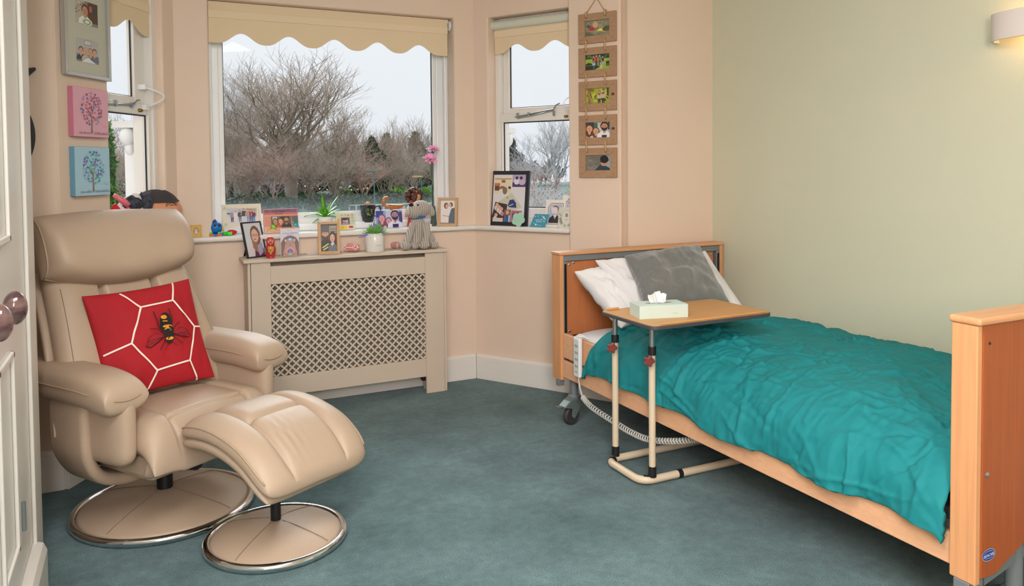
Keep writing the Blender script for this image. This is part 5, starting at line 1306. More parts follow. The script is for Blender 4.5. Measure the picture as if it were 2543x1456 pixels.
        b=MB(); b.ball((x,y,z-.004),.007,.007,.008,n=10,m=8); b.build('calyx',ST,f,smooth=True)
sill_things()
def shelf_things():
    V=Vector
    a=Art(.75,1,'D5D6DC'); a.rect(0,0,.75,.3,'D8D0D2'); a.poly([(.30,0),(.34,.22),(.5,.40),(.62,.42),(.72,.2),(.74,0)],'6E2A4C'); a.poly([(.42,.30),(.52,.46),(.70,.38),(.68,.1),(.5,.0)],'A8A8C4'); a.ell(.46,.62,.22,.30,'8C6250'); a.poly([(.26,.6),(.28,.25),(.44,.1),(.5,.4)],'A07A62'); a.ell(.44,.62,.15,.20,'E0B8A4'); a.poly([(.28,.72),(.46,.86),(.62,.7),(.6,.78),(.46,.9),(.3,.8)],'7C5444')
    for x in (.37,.50): a.line([(x-.055,.655),(x+.05,.655),(x+.045,.60),(x-.045,.60),(x-.055,.655)],.009,'4A3A3A')
    a.ell(.42,.51,.055,.014,'B85A58'); a.ell(.37,.63,.014,.008,'4A3A30'); a.ell(.50,.63,.014,.008,'4A3A30')
    std_frame('black_photo_frame','thin black frame with a bespectacled person, leaning on the radiator cover',(.585,4.425,TOP),math.radians(30),.27,.130,.205,.0085,.012,BLACKF,a,roll=0)
    # matryoshka
    t=thing('nesting_doll','glossy red painted nesting doll beside the black frame','doll',(.645,4.372,TOP))
    prof=[(0,0),(.021,0),(.024,.004),(.022,.009),(.025,.02),(.0275,.04),(.027,.055),(.023,.068),(.0205,.075),(.022,.087),(.021,.100),(.016,.111),(.008,.117),(0,.118)]
    P=[]; 
    c=bez([(p[0],0,p[1]) for p in prof],52); b=MB(); b.lathe([(max(0,p.x),p.z) for p in c],32); b.build('body',mat('red_lacquer','C2181E',.2,coat=.7),t,smooth=True)
    def rad(z):
        for p,q in zip(c[:-1],c[1:]):
            if p.z<=z<=q.z+1e-9: return p.x+(q.x-p.x)*(z-p.z)/max(1e-9,q.z-p.z)
        return .02
    def wr(x,y,e):
        an=-PI/2-.12+(x-.5)*2.6; return V(((rad(y)+.0006+e)*math.cos(an),(rad(y)+.0006+e)*math.sin(an),y))
    a=Art(1,.118,'C2181E'); a.ops=[]
    a.ell(.5,.094,.30,.0155,'E8622A',0,24); a.ell(.5,.092,.24,.0125,'F2D8C2',0,24)
    for x in (.41,.59): a.ell(x,.094,.035,.0028,'F8F4F0'); a.ell(x,.094,.022,.0022,'3A5A6A')
    a.ell(.5,.0865,.035,.0012,'C23030'); a.ell(.36,.088,.03,.002,'E89890'); a.ell(.64,.088,.03,.002,'E89890')
    a.poly([(.30,.098),(.5,.108),(.70,.098),(.62,.103),(.5,.1005),(.38,.103)],'B0702A')
    a.ell(.5,.045,.34,.028,'2E2A18',0,24); R_=random.Random(3)
    for (x,y) in ((.5,.058),(.38,.042),(.62,.042),(.5,.030),(.34,.058),(.66,.056)):
        for k in range(6): q=2*PI*k/6; a.ell(x+.055*math.cos(q),y+.0052*math.sin(q),.038,.0032,'C79A3C' if (k%2) else 'D8B45A',0,8)
        a.ell(x,y,.025,.0022,'A8402A',0,8)
    for k in range(16): a.ell(R_.uniform(.2,.8),R_.uniform(.022,.07),.03,.002,'7A7A30',0,6)
    a.build('painted_flowers',t,(0,0,0),(1,0,0),(0,1,0),(0,0,1),wrap=wr)
    # hedgehog card
    t=thing('greeting_card','lilac greeting card with a sleepy hedgehog drawing, standing on the radiator cover','card',(.757,4.42,TOP),math.radians(2))
    b=MB(); b.box(-.051,.051,0,.0008,0,.153); b.build('front_leaf',CARD,t)
    b=MB(); b.box(0,.098,0,.0008,0,.150); b.xf(Matrix.Translation((-.051,.001,0))@Matrix.Rotation(.42,4,'Z')); b.build('back_leaf',CARD,t)
    a=Art(1,1.5,'E3DEEC'); HB='8D7474'; HD='6E5A62'
    for k in range(64):
        q=-.75+(PI+1.5)*k/63; rr=R_.uniform(.50,.56); x,y=.5+rr*math.cos(q)*.86,.62+rr*math.sin(q)*1.02
        a.poly([(.5+.4*math.cos(q-.05),.6+.42*math.sin(q-.05)),(x,y),(.5+.4*math.cos(q+.05),.6+.42*math.sin(q+.05))],HD if k%2 else HB)
    a.poly([(.02,0),(.02,.75),(.2,1.02),(.5,1.12),(.8,1.02),(.98,.75),(.98,0)],HB)
    for k in range(70): x,y=R_.uniform(.03,.97),R_.uniform(.02,.98); a.line([(x,y),(x+(x-.5)*.10,y+.05)],.008,HD if k%2 else 'A08A8C')
    a.poly([(.12,0),(.2,.45),(.26,.78),(.36,.92),(.5,.95),(.64,.92),(.74,.78),(.8,.45),(.88,0)],'C2A294')
    for x in (.26,.74): a.ell(x,.86,.07,.09,'A88888'); a.ell(x,.86,.05,.065,'E2C8C4')
    a.ell(.5,.90,.16,.09,'A8A0D0'); a.ell(.5,.91,.10,.07,'9CC4E4'); a.ell(.5,.92,.05,.045,'C4E4F0')
    for sg in (-1,1): a.line([(.5+sg*.10,.70),(.5+sg*.16,.675),(.5+sg*.23,.72)],.012,'5A4248')
    a.poly([(.46,.69),(.54,.69),(.5,.65)],'6A4A50'); a.line([(.5,.66),(.5,.57)],.008,'6A4A50'); a.line([(.42,.58),(.46,.55),(.5,.57),(.54,.55),(.58,.58)],.01,'6A4A50')
    a.poly([(.24,.22),(.34,.40),(.5,.48),(.66,.40),(.76,.22),(.5,.08)],'E4B4C4'); a.poly([(.30,.22),(.38,.36),(.5,.42),(.62,.36),(.70,.22),(.5,.10)],'9A78B4'); a.poly([(.38,.2),(.5,.36),(.62,.2),(.5,.0)],'4E78A8'); a.ell(.5,.14,.07,.10,'A8DCD8'); a.ell(.5,.16,.035,.05,'5A8AA0')
    for k in range(5): q=.5+k*.53; a.ell(.5+.16*math.cos(q),.2+.12*math.sin(q),.035,.035,'D870A0')
    a.poly([(.15,.30),(.30,.12),(.42,.10),(.40,.02),(.26,.02),(.10,.2)],'B89484'); a.poly([(.85,.30),(.70,.12),(.58,.10),(.60,.02),(.74,.02),(.90,.2)],'B89484')
    a.text('Sending you a Hedgy Hug',.5,1.26,.085,'6A6480',0,.86); a.line([(.42,1.36),(.5,1.40),(.58,1.36)],.008,'8A84A0'); a.line([(.35,1.185),(.65,1.185)],.01,'9A94AC')
    a.build('card_drawing',t,(-.051,-.0001,0),(.102,0,0),(0,0,.102),(0,-1,0))
    # oak frame, couple
    a=Art(.75,1.08,'6A6258'); a.rect(0,.62,.75,.46,'5A5048'); a.rect(.4,.72,.35,.3,'A89C8C'); a.text('PENNY',.60,.88,.10,'2C2824'); a.rect(.45,.78,.28,.02,'2C2824')
    a.poly([(0,0),(0,.38),(.14,.5),(.34,.5),(.44,.3),(.42,0)],'2A2A2C'); a.rect(.12,.46,.16,.12,SK2); a.ell(.21,.68,.16,.20,'D6A284'); a.poly([(.05,.66),(.08,.50),(.21,.43),(.34,.50),(.37,.66),(.28,.60),(.14,.60)],'4A342A'); a.ell(.21,.575,.05,.014,'C87868'); a.poly([(.03,.76),(.04,.98),(.14,1.06),(.30,1.06),(.38,.98),(.40,.76)],'5E5C62')
    for x in (.15,.27): a.ell(x,.71,.022,.010,'3A2C24')
    a.line([(.06,.14),(.36,.30)],.06,'C9C84A'); a.line([(.10,.05),(.34,.17)],.05,'D6D49A')
    a.poly([(.34,0),(.38,.26),(.52,.34),(.66,.32),(.75,.2),(.75,0)],'6A7080'); a.ell(.55,.52,.17,.28,'3A2620'); a.poly([(.38,.55),(.40,.2),(.5,.3)],'3A2620'); a.poly([(.72,.55),(.72,.2),(.64,.3)],'3A2620'); a.ell(.54,.52,.115,.165,'E0AE94'); a.poly([(.44,.30),(.52,.2),(.64,.3),(.58,.38)],'D8C8C4')
    for x in (.49,.60): a.ell(x,.55,.018,.010,'3A2A24')
    a.ell(.545,.445,.045,.014,'B8504C')
    std_frame('oak_photo_frame','light oak box frame with a smiling bearded man and a woman','.' if 0 else (.972,4.395,TOP),math.radians(-7),.09,.122,.186,.0165,.028,OAKF,a,easel=False,inset=.014)
    # gingham hearts
    GM=bpy.data.materials.new('red_gingham'); GM.use_nodes=True; nt=GM.node_tree; p=nt.nodes['Principled BSDF']; ck=nt.nodes.new('ShaderNodeTexChecker'); ck.inputs['Scale'].default_value=125; ck.inputs['Color1'].default_value=rgb('EBD2CC'); ck.inputs['Color2'].default_value=rgb('CE6B68'); tc=nt.nodes.new('ShaderNodeTexCoord'); nt.links.new(tc.outputs['Object'],ck.inputs[0]); nt.links.new(ck.outputs[0],p.inputs['Base Color']); p.inputs['Roughness'].default_value=.9
    for (x,y,s,rz,lab) in ((1.115,4.44,1.0,0,'red gingham fabric heart lying beside the white lavender jar'),(1.392,4.49,.75,1.2,'red gingham fabric heart almost hidden behind the striped dog')):
        t=thing('fabric_heart',lab,'heart decoration',(x,y,TOP),rz,'gingham hearts')
        b=MB()
        def Hs(u,v,sd,s=s):
            r=max(abs(u),abs(v)); 
            if r<1e-6: return (0,0,.026*s+(.026*s if sd>0 else -.026*s))
            an=math.atan2(v,u); hx=.062*16*math.sin(an)**3; hy=.062*(13*math.cos(an)-5*math.cos(2*an)-2*math.cos(3*an)-math.cos(4*an))
            k=max(0,1-r**2.6)**.5
            return (hy*.050*s*r+.004,hx*.042*s*r,.026*s+(.028*s*k if sd>0 else -.026*s*k))
        b.shell(28,28,Hs); b.build('stuffed_heart',GM,t,smooth=True)
        b=MB(); q=-1 if x<1.2 else 1
        b.tube(bez([(-.048,-.004,.030),(-.060,-.012,.034),(-.068,-.016,.020),(-.064,-.014,.006),(-.054,-.012,.004)],20),.0016,6); b.build('ribbon_loop',CARD,t,smooth=True)
    t=thing('white_string','loop of white ribbon lying left of the oak couple frame','ribbon',(.885,4.43,TOP))
    b=MB(); b.tube(bez([(-.035,0,.003),(-.01,.01,.006),(.02,.012,.008),(.03,.0,.004),(.0,-.012,.003),(-.03,-.004,.003)],24),.0022,6); b.build('ribbon',CARD,t,smooth=True)
    # white jar with lavender
    t=thing('lavender_jar','round white ceramic jar planted with artificial lavender','plant',(1.238,4.395,TOP))
    b=MB(); b.lathe([(0,0),(.050,0),(.054,.005),(.0545,.082),(.052,.090),(.0475,.095),(.0475,.099),(.051,.101),(.051,.106),(.046,.108),(.044,.102),(.044,.085),(0,.085)],40); b.build('jar',CERAM,t,smooth=True,angle=50)
    a=Art(1,1,'FFF'); a.ops=[]
    for (x,y,r) in ((.60,.36,.02),(.64,.30,.016),(.66,.38,.012),(.70,.34,.012),(.72,.28,.012)): a.heart(x,y,r*1.3,'A86A60')
    a.text('love\nat home',.80,.34,.075,'9A8A84',0,1)
    def wr(x,y,e): an=-PI/2-.3+(x-.5)*2.0; return V(((.0546+e)*math.cos(an),(.0546+e)*math.sin(an),.02+.06*y))
    a.build('printed_motif',t,(0,0,0),(1,0,0),(0,1,0),(0,0,1),wrap=wr)
    GL=mat('lavender_leaf','6FA84A',.6,kind='noise',sc1=80,col2='8CC46A'); LV=mat('lavender_bloom','7F7CCB',.7,kind='noise',sc1=120,col2='A09AE0')
    R_=random.Random(21); b=MB()
    for i in range(90):
        an=R_.uniform(0,2*PI); ln=R_.uniform(.03,.065); el=R_.uniform(.15,1.4); d=V((math.cos(an)*math.cos(el),math.sin(an)*math.cos(el)*.8,math.sin(el))); base=V((.03*math.cos(an)*R_.random(),.03*math.sin(an)*R_.random(),.100))
        b.tube([base,base+d*ln],.0008,4)
        for k in range(5):
            c=base+d*ln*(.3+.16*k); sd=V((-d.y,d.x,.3*R_.uniform(-1,1))).normalized()
            for sg in (-1,1): b.add([c,c+d*.006+sd*sg*.004,c+d*.012+sd*sg*.009,c+d*.004+sd*sg*.007+V((0,0,-.002))],[(0,1,2,3)])
    b.build('foliage',GL,t)
    tips=[(-.095,-.01,.088),(-.080,-.02,.100),(-.05,-.02,.105),(-.03,0,.155),(-.012,-.02,.168),(.005,0,.160),(.018,-.01,.172),(.03,0,.150),(.045,-.01,.135),(-.002,.0,.180),(.020,-.045,.075),(.026,.01,.190),(-.045,0,.135),(.055,0,.115)]
    for (x,y,z) in tips:
        b=MB(); tp=V((x,y,z)); bs=V((x*.25,y*.3,.10)); d=(tp-bs).normalized()
        b.tube([bs,tp],.0009,5)
        for k in range(6):
            b.ball(tp-d*.005*k*1.15,.0042-.0003*abs(k-3),n=7,m=5,wob=.4,seed=k+x*9)
        b.build('lavender_spike',LV,t,smooth=True)
    # striped plush dog
    t=thing('striped_plush_dog','grey corduroy plush dog with a blue collar sitting on the radiator cover','soft toy',(1.508,4.415,TOP))
    m=bpy.data.materials.new('striped_plush'); m.use_nodes=True; nt=m.node_tree; p=nt.nodes['Principled BSDF']; N=nt.nodes.new; L=nt.links.new
    tc=N('ShaderNodeTexCoord'); w=N('ShaderNodeTexWave'); w.inputs['Scale'].default_value=24; w.inputs['Distortion'].default_value=1.2; w.inputs['Detail Scale'].default_value=.6; L(tc.outputs['Object'],w.inputs['Vector'])
    r=N('ShaderNodeValToRGB'); r.color_ramp.elements[0].position=.25; r.color_ramp.elements[0].color=rgb('A0948A'); r.color_ramp.elements[1].position=.6; r.color_ramp.elements[1].color=rgb('C6BBB0'); L(w.outputs['Fac'],r.inputs[0]); L(r.outputs[0],p.inputs['Base Color'])
    bn=N('ShaderNodeBump'); bn.inputs['Strength'].default_value=.8; bn.inputs['Distance'].default_value=.004; L(w.outputs['Fac'],bn.inputs['Height']); L(bn.outputs[0],p.inputs['Normal']); p.inputs['Roughness'].default_value=.9; p.inputs['Sheen Weight'].default_value=.3
    PL=m
    b=MB(); b.lathe([(0,0),(.034,.004),(.047,.03),(.048,.06),(.046,.10),(.046,.14),(.040,.17),(.030,.19),(0,.20)],28,sy=.85); b.build('body',PL,t,smooth=True)
    b=MB(); b.ball((.022,0,.240),.062,.058,.052,n=28,m=18); b.ball((-.034,-.034,.226),.044,.040,.042,rot=(0,.45,.5),n=24,m=16); b.build('head',PL,t,smooth=True)
    b=MB(); b.ball((-.055,-.050,.268),.015,.011,.011,n=14,m=10); b.build('nose',mat('black_felt','1D1B1F',.8),t,smooth=True)
    b=MB(); b.ball((-.012,-.050,.266),.0055,.004,.006,n=10,m=8); b.build('eye',BLACKP,t,smooth=True)
    b=MB(); b.ball((.078,-.012,.232),.024,.014,.042,rot=(0,-.5,0),n=18,m=12); b.build('ear',PL,t,smooth=True)
    b=MB(); b.ball((-.068,-.012,.214),.014,.012,.024,rot=(0,.6,0),n=14,m=10); b.build('ear',PL,t,smooth=True)
    b=MB(); b.tube([(.004+.040*math.cos(2*PI*i/24),.034*math.sin(2*PI*i/24),.190+.003*math.cos(2*PI*i/24)) for i in range(24)],.0075,8,closed=True); b.build('collar',mat('blue_ribbon','2C6FAE',.6),t,smooth=True)
    for P,R0,pw in (([(-.038,-.03,.150),(-.064,-.048,.10),(-.082,-.056,.06),(-.092,-.06,.028)],[.022,.022,.021,.020],(-.096,-.062,.028,.032)),([(.040,-.034,.150),(.038,-.056,.10),(.028,-.066,.06),(.022,-.068,.03)],[.023,.023,.022,.021],(.014,-.076,.028,.034))):
        b=MB(); c_=bez(P,20); b.tube(c_,[R0[0]+(R0[-1]-R0[0])*i/len(c_) for i in range(len(c_))],16); b.ball(pw[:2]+(pw[2],),pw[3],pw[3]*1.05,.026,n=18,m=12); b.build('front_leg',PL,t,smooth=True)
    b=MB(); b.ball((.072,.0,.052),.036,.04,.048,n=20,m=14); b.build('hind_leg',PL,t,smooth=True)
    b=MB(); b.ball((.088,-.045,.022),.028,.032,.022,n=18,m=12); b.build('hind_paw',PL,t,smooth=True)
    b=MB(); b.ball((-.030,-.035,.020),.026,.030,.020,n=18,m=12); b.build('hind_paw',PL,t,smooth=True)
    b=MB(); b.tube([(.045,.02,.19),(.062,-.01,.150),(.075,.0,.12)],.0012,5); b.box(.066,.090,-.004,-.003,.10,.145); b.build('swing_tag',CARD,t)
shelf_things()

# ------------------------------------------------------------------ right window board, left window board
def right_sill():
    V=Vector
    def at(s,d=-.0): 
        p=RW(s,d,SILL); return (p.x,p.y,SILL)
    # big black collage frame
    a=Art(.68,1,'E4E0E0')
    a.rect(.02,.60,.36,.34,'E8D8BC'); a.rect(.02,.90,.36,.02,'C08A50'); a.rect(.02,.76,.12,.06,'C8785A'); a.rect(.03,.66,.10,.10,'6A4A38'); a.ell(.19,.70,.07,.06,'A86A48'); a.ell(.17,.64,.05,.06,'E8E0D4'); a.ell(.25,.66,.05,.08,'8A7460'); a.rect(.17,.83,.08,.06,'8A7468'); a.rect(.32,.70,.05,.05,'4A3A34')
    a.rect(.40,.74,.28,.26,'B7A6C4'); a.rect(.40,.74,.28,.10,'5A3E74'); a.ell(.49,.86,.06,.07,'E4DCE8'); a.ell(.60,.84,.07,.06,'C8B4D4'); a.ell(.49,.93,.03,.035,'4A3050'); a.ell(.58,.93,.03,.035,'4A3050')
    for i in range(7): a.line([(.40,.50+.03*i),(.68,.49+.03*i)],.002,'C8C4D0')
    a.poly([(.12,.42),(.40,.62),(.62,.32),(.34,.18)],'CFCBB4'); a.poly([(.33,.35),(.36,.46),(.44,.48),(.50,.40),(.51,.30),(.36,.31)],'2F427C'); a.line([(.36,.34),(.44,.38)],.014,'F0F0F0'); a.rect(.30,.50,.02,.03,'5A5A60')
    a.poly([(0,.12),(.06,.42),(.32,.37),(.28,.0),(0,.0)],'43343A')
    for (x,y) in ((.10,.36),(.15,.31),(.20,.27),(.09,.14)): a.ell(x,y,.035,.04,SK); a.ell(x-.02,y-.07,.035,.05,'E0D4D0'); a.ell(x+.02,y-.10,.035,.05,'C88A8A')
    a.rect(.02,.0,.22,.08,'D8D0C8'); a.rect(.26,.0,.14,.26,'8A6450'); a.ell(.33,.20,.035,.045,SK); a.poly([(.28,.0),(.29,.16),(.33,.14),(.37,.16),(.38,.0)],'2C62A8'); a.rect(.36,.0,.02,.14,'E8F0F4')
    a.rect(.41,.0,.22,.24,'B0688A'); a.ell(.47,.14,.04,.05,'6A3A4A'); a.ell(.55,.16,.04,.05,'7A4A54'); a.rect(.43,.0,.14,.08,'D87098')
    p=at(.232,-.01)
    std_frame('collage_photo_frame','large black frame filled with a collage of family photos, on the right window board',p,RZR,.12,.285,.345,.024,.016,BLACKF,a,easel=True)
    t=thing('flower_shaped_card','pale green flower-shaped card leaning on the black collage frame','card',at(.335,.033)); t.rotation_euler=(Matrix.Rotation(RZR,3,'Z')@Matrix.Rotation(-.2,3,'X')).to_euler()
    P=[]
    for i in range(60): an=2*PI*i/60; r=.036+.011*abs(math.cos(2.5*an+.3)); P.append((r*math.cos(an),.045+r*math.sin(an)))
    b=MB(); b.prism(P,0,.0015,axis='y'); b.build('card',mat('mint_green_card','A9D6BC',.7),t)
    a=Art(1,1,'FFF'); a.ops=[]
    for i in range(4): a.line([(.2,.3+.12*i),(.8,.42+.12*i)],.012,'8FBCA4')
    a.build('faint_writing',t,(-.03,-.0001,.012),(.06,0,0),(0,0,.06),(0,-1,0))
    # blue slanting card
    t=thing('blue_card','turquoise slanted card with white flowers and writing','card',at(.470,.01)); t.rotation_euler=(Matrix.Rotation(RZR,3,'Z')@Matrix.Rotation(-.3,3,'X')).to_euler()
    b=MB(); b.prism([(-.062,0),(.042,0),(.062,.082),(-.038,.082)],0,.002,axis='y'); b.build('card',mat('turquoise_card','3F93AE',.6),t)
    a=Art(1,.66,'FFF'); a.ops=[]
    for (x,y,r) in ((.30,.12,.06),(.72,.52,.06),(.80,.44,.05),(.22,.56,.04),(.78,.30,.04)):
        for k in range(5): q=2*PI*k/5+x*9; a.ell(x+r*.6*math.cos(q),y+r*.6*math.sin(q),r*.5,r*.28,'F0EBDD',q)
        a.ell(x,y,r*.25,r*.25,'D8A83A')
    for (x,y,q) in ((.42,.10,.3),(.58,.08,.1),(.62,.58,2.5),(.40,.58,.6),(.18,.2,1.2)): a.ell(x,y,.05,.016,'BBDDE2',q)
    a.text('Happy 60th\nBirthday',.48,.33,.10,'EAF4F6',.05); a.build('card_print',t,(-.058,-.0001,.002),(.116,0,0),(0,0,.116),(0,-1,0))
    # school portraits in card mounts
    def portrait():
        a=Art(1,1.28,'EDE6DC'); a.poly([(.14,.14),(.14,.95),(.30,1.13),(.90,1.13),(.90,.34),(.72,.14)],'4E4A50'); a.poly([(.165,.165),(.165,.94),(.31,1.105),(.875,1.105),(.875,.35),(.71,.165)],'EDE6DC'); a.poly([(.20,.20),(.20,.93),(.325,1.075),(.845,1.075),(.845,.36),(.70,.20)],'B8BCD6')
        a.poly([(.20,.20),(.24,.42),(.42,.56),(.62,.56),(.80,.44),(.835,.36),(.70,.20)],'3A343A'); a.poly([(.44,.56),(.52,.36),(.60,.56)],'F0EEEE'); a.poly([(.50,.5),(.54,.5),(.53,.34)],'6A2A34'); a.ell(.52,.82,.17,.20,'8C6448'); a.ell(.52,.77,.145,.18,'E6B89C'); a.ell(.52,.67,.05,.012,'B86858')
        for x in (.46,.58): a.ell(x,.80,.018,.010,'4A3A34')
        return a
    def cardframe(nm,lab,s,d,w,h,tilt,art):
        t=thing(nm,lab,'photo frame',at(s,d),0,'school portraits'); t.rotation_euler=(Matrix.Rotation(RZR,3,'Z')@Matrix.Rotation(-tilt,3,'X')).to_euler()
        b=MB(); b.box(-w/2,w/2,0,.003,0,h); b.build('card_mount',mat('cream_mount_card','E6DFD2',.7),t)
        art.build('photo_print',t,(-w/2,-.0001,0),(w,0,0),(0,0,h/1.28),(0,-1,0))
        b=MB(); b.box(-.02,.02,0,.001,0,h*.8); b.xf(Matrix.Translation((0,.004+h*.25,0.002))@Matrix.Rotation(.5,4,'X')); b.build('strut',CARD,t)
    cardframe('school_portrait','school portrait in a cream card mount, left of the leafy card',0.556,-.02,.135,.168,.22,portrait())
    cardframe('school_portrait','second school portrait half hidden behind the leafy card and the pier',.665,-.045,.135,.196,.12,portrait())
    t=thing('leafy_card','rounded card with a grey leaf pattern standing beside the pier','card',at(.660,.012)); t.rotation_euler=(Matrix.Rotation(RZR,3,'Z')@Matrix.Rotation(-.12,3,'X')).to_euler()
    w,h,r=.115,.125,.018
    P=[]
    for (cx,cy,a0) in ((w/2-r,h-r,0),(-w/2+r,h-r,PI/2),(-w/2+r,r,PI),(w/2-r,r,PI*1.5)):
        for i in range(6): P.append((cx+r*math.cos(a0+PI/2*i/5),cy+r*math.sin(a0+PI/2*i/5)))
    b=MB(); b.prism(P,0,.006,axis='y'); b.build('card',mat('ivory_card','D8D5C8',.7),t)
    a=Art(w,h,'FFF'); a.ops=[]; R_=random.Random(7)
    for i in range(26):
        x,y=R_.uniform(.012,w-.012),R_.uniform(.012,h-.012); 
        if ((x-w/2)/.036)**2+((y-h/2)/.046)**2<1: continue
        q=R_.uniform(0,PI)
        for k in range(4):
            for sg in (-1,1): a.ell(x+(k-1.5)*.006*math.cos(q)-sg*.003*math.sin(q),y+(k-1.5)*.006*math.sin(q)+sg*.003*math.cos(q),.0036,.0014,'6C7A70',q+sg*.7,8)
    a.ell(w/2,h/2,.034,.044,'A7A89C',0,24); a.ell(w/2,h/2,.0325,.0425,'DEDBD0',0,24); a.rect(w/2-.008,h/2+.005,.016,.02,'8C8C84'); a.line([(w/2-.012,h/2-.012),(w/2+.012,h/2-.012)],.002,'8C8C84')
    a.build('leaf_pattern',t,(-w/2,-.0001,0),(1,0,0),(0,0,1),(0,-1,0))
right_sill()
def left_sill():
    V=Vector
    p=LW(.222,.01,SILL); t=thing('plush_pirate_head','soft toy head with a black cloth cap and a drawn swirl eye behind the recliner','soft toy',p,RZL-.6)
    b=MB(); b.ball((0,0,.150),.120,.095,.112,n=32,m=20); b.build('face',mat('orange_felt','DE9A74',.8),t,smooth=True)
    b=MB(); 
    vs=[];fs=[];n=40;m=12
    for i in range(m+1):
        th_=PI*.37*i/m
        for k in range(n):
            an=2*PI*k/n; R2=1.045+.02*math.sin(5*an)+(.03 if i==m else 0); zz=math.cos(th_)
            vs.append((.120*R2*math.sin(th_)*math.cos(an),.097*R2*math.sin(th_)*math.sin(an),.160+.102*R2*zz+(.006 if k%13==0 and i>3 else 0)-.012*math.cos(an)*0))
    for i in range(m):
        for k in range(n): fs.append((i*n+k,(i+1)*n+k,(i+1)*n+(k+1)%n,i*n+(k+1)%n))
    b.add(vs,fs); b.build('cloth_cap',mat('black_cloth','3A3438',.8,bump=.3,bsc=60),t,smooth=True)
    b=MB(); b.ball((.118,-.0,.165),.018,.014,.026,n=14,m=10); b.build('ear',MATS['orange_felt'],t,smooth=True)
    b=MB()
    for r,a0,a1 in ((.034,.2,3.0),(.026,.3,2.9),(.014,.6,2.4)):
        P=[]
        for i in range(11):
            an=a0+(a1-a0)*i/10; x=.045+r*math.cos(an); z=.178+r*.85*math.sin(an); yy=-.095*math.sqrt(max(0,1-(x/.12)**2-((z-.150)/.112)**2))-.0005; P.append((x,yy,z))
        b.tube(P,.0016,5)
    b.build('drawn_eye',BLACKP,t)
    p=LW(.415,-.005,SILL); t=thing('plush_cow','black and white furry soft toy beside the capped head behind the recliner','soft toy',p,RZL-.6)
    WF=mat('white_fur','E4DCD6',.95,bump=1,bsc=150); BF=mat('black_fur','22232C',.95,kind='noise',sc1=50,col2='4A4C58',bump=1,bsc=150)
    b=MB(); b.ball((0,0,.12),.075,.06,.12,n=24,m=16,wob=.06); b.build('body',WF,t,smooth=True)
    b=MB(); b.ball((.0,-.035,.205),.045,.038,.040,n=20,m=14,wob=.15); b.build('face_patch',BF,t,smooth=True)
    b=MB(); b.ball((.012,-.03,.222),.030,.030,.034,n=18,m=12,wob=.1); b.build('blaze',WF,t,smooth=True)
    b=MB(); b.ball((.068,-.02,.205),.034,.026,.040,n=18,m=12,wob=.3,seed=4); b.build('ear',BF,t,smooth=True)
    b=MB(); b.lathe([(.008,0),(.003,.02),(0,.026)],8); b.xf(Matrix.Translation((.052,-.01,.238))); b.build('horn',BF,t,smooth=True)
    t=thing('pink_toy_arm','pink plastic tube-like toy raised beside the black and white soft toy','toy',LW(.485,.0,SILL),RZL-.6)
    b=MB(); b.tube([(.03,-.01,.20),(0,0,.225),(-.035,0,.250)],[.016,.014,.010],14); b.tube([(.02,0,0),(.03,-.005,.20)],.012,12); b.build('tube',mat('pink_plastic','E8788C',.4),t,smooth=True)
    t=thing('red_cone','small glossy red cone at the left edge of the left window board','toy',LW(.535,.0,SILL),RZL)
    b=MB(); b.lathe([(.0,0),(.052,0),(.045,.08),(.022,.185),(.008,.208),(0,.212)],24); b.build('cone',mat('red_plastic','D21F2B',.3),t,smooth=True,angle=50)
left_sill()

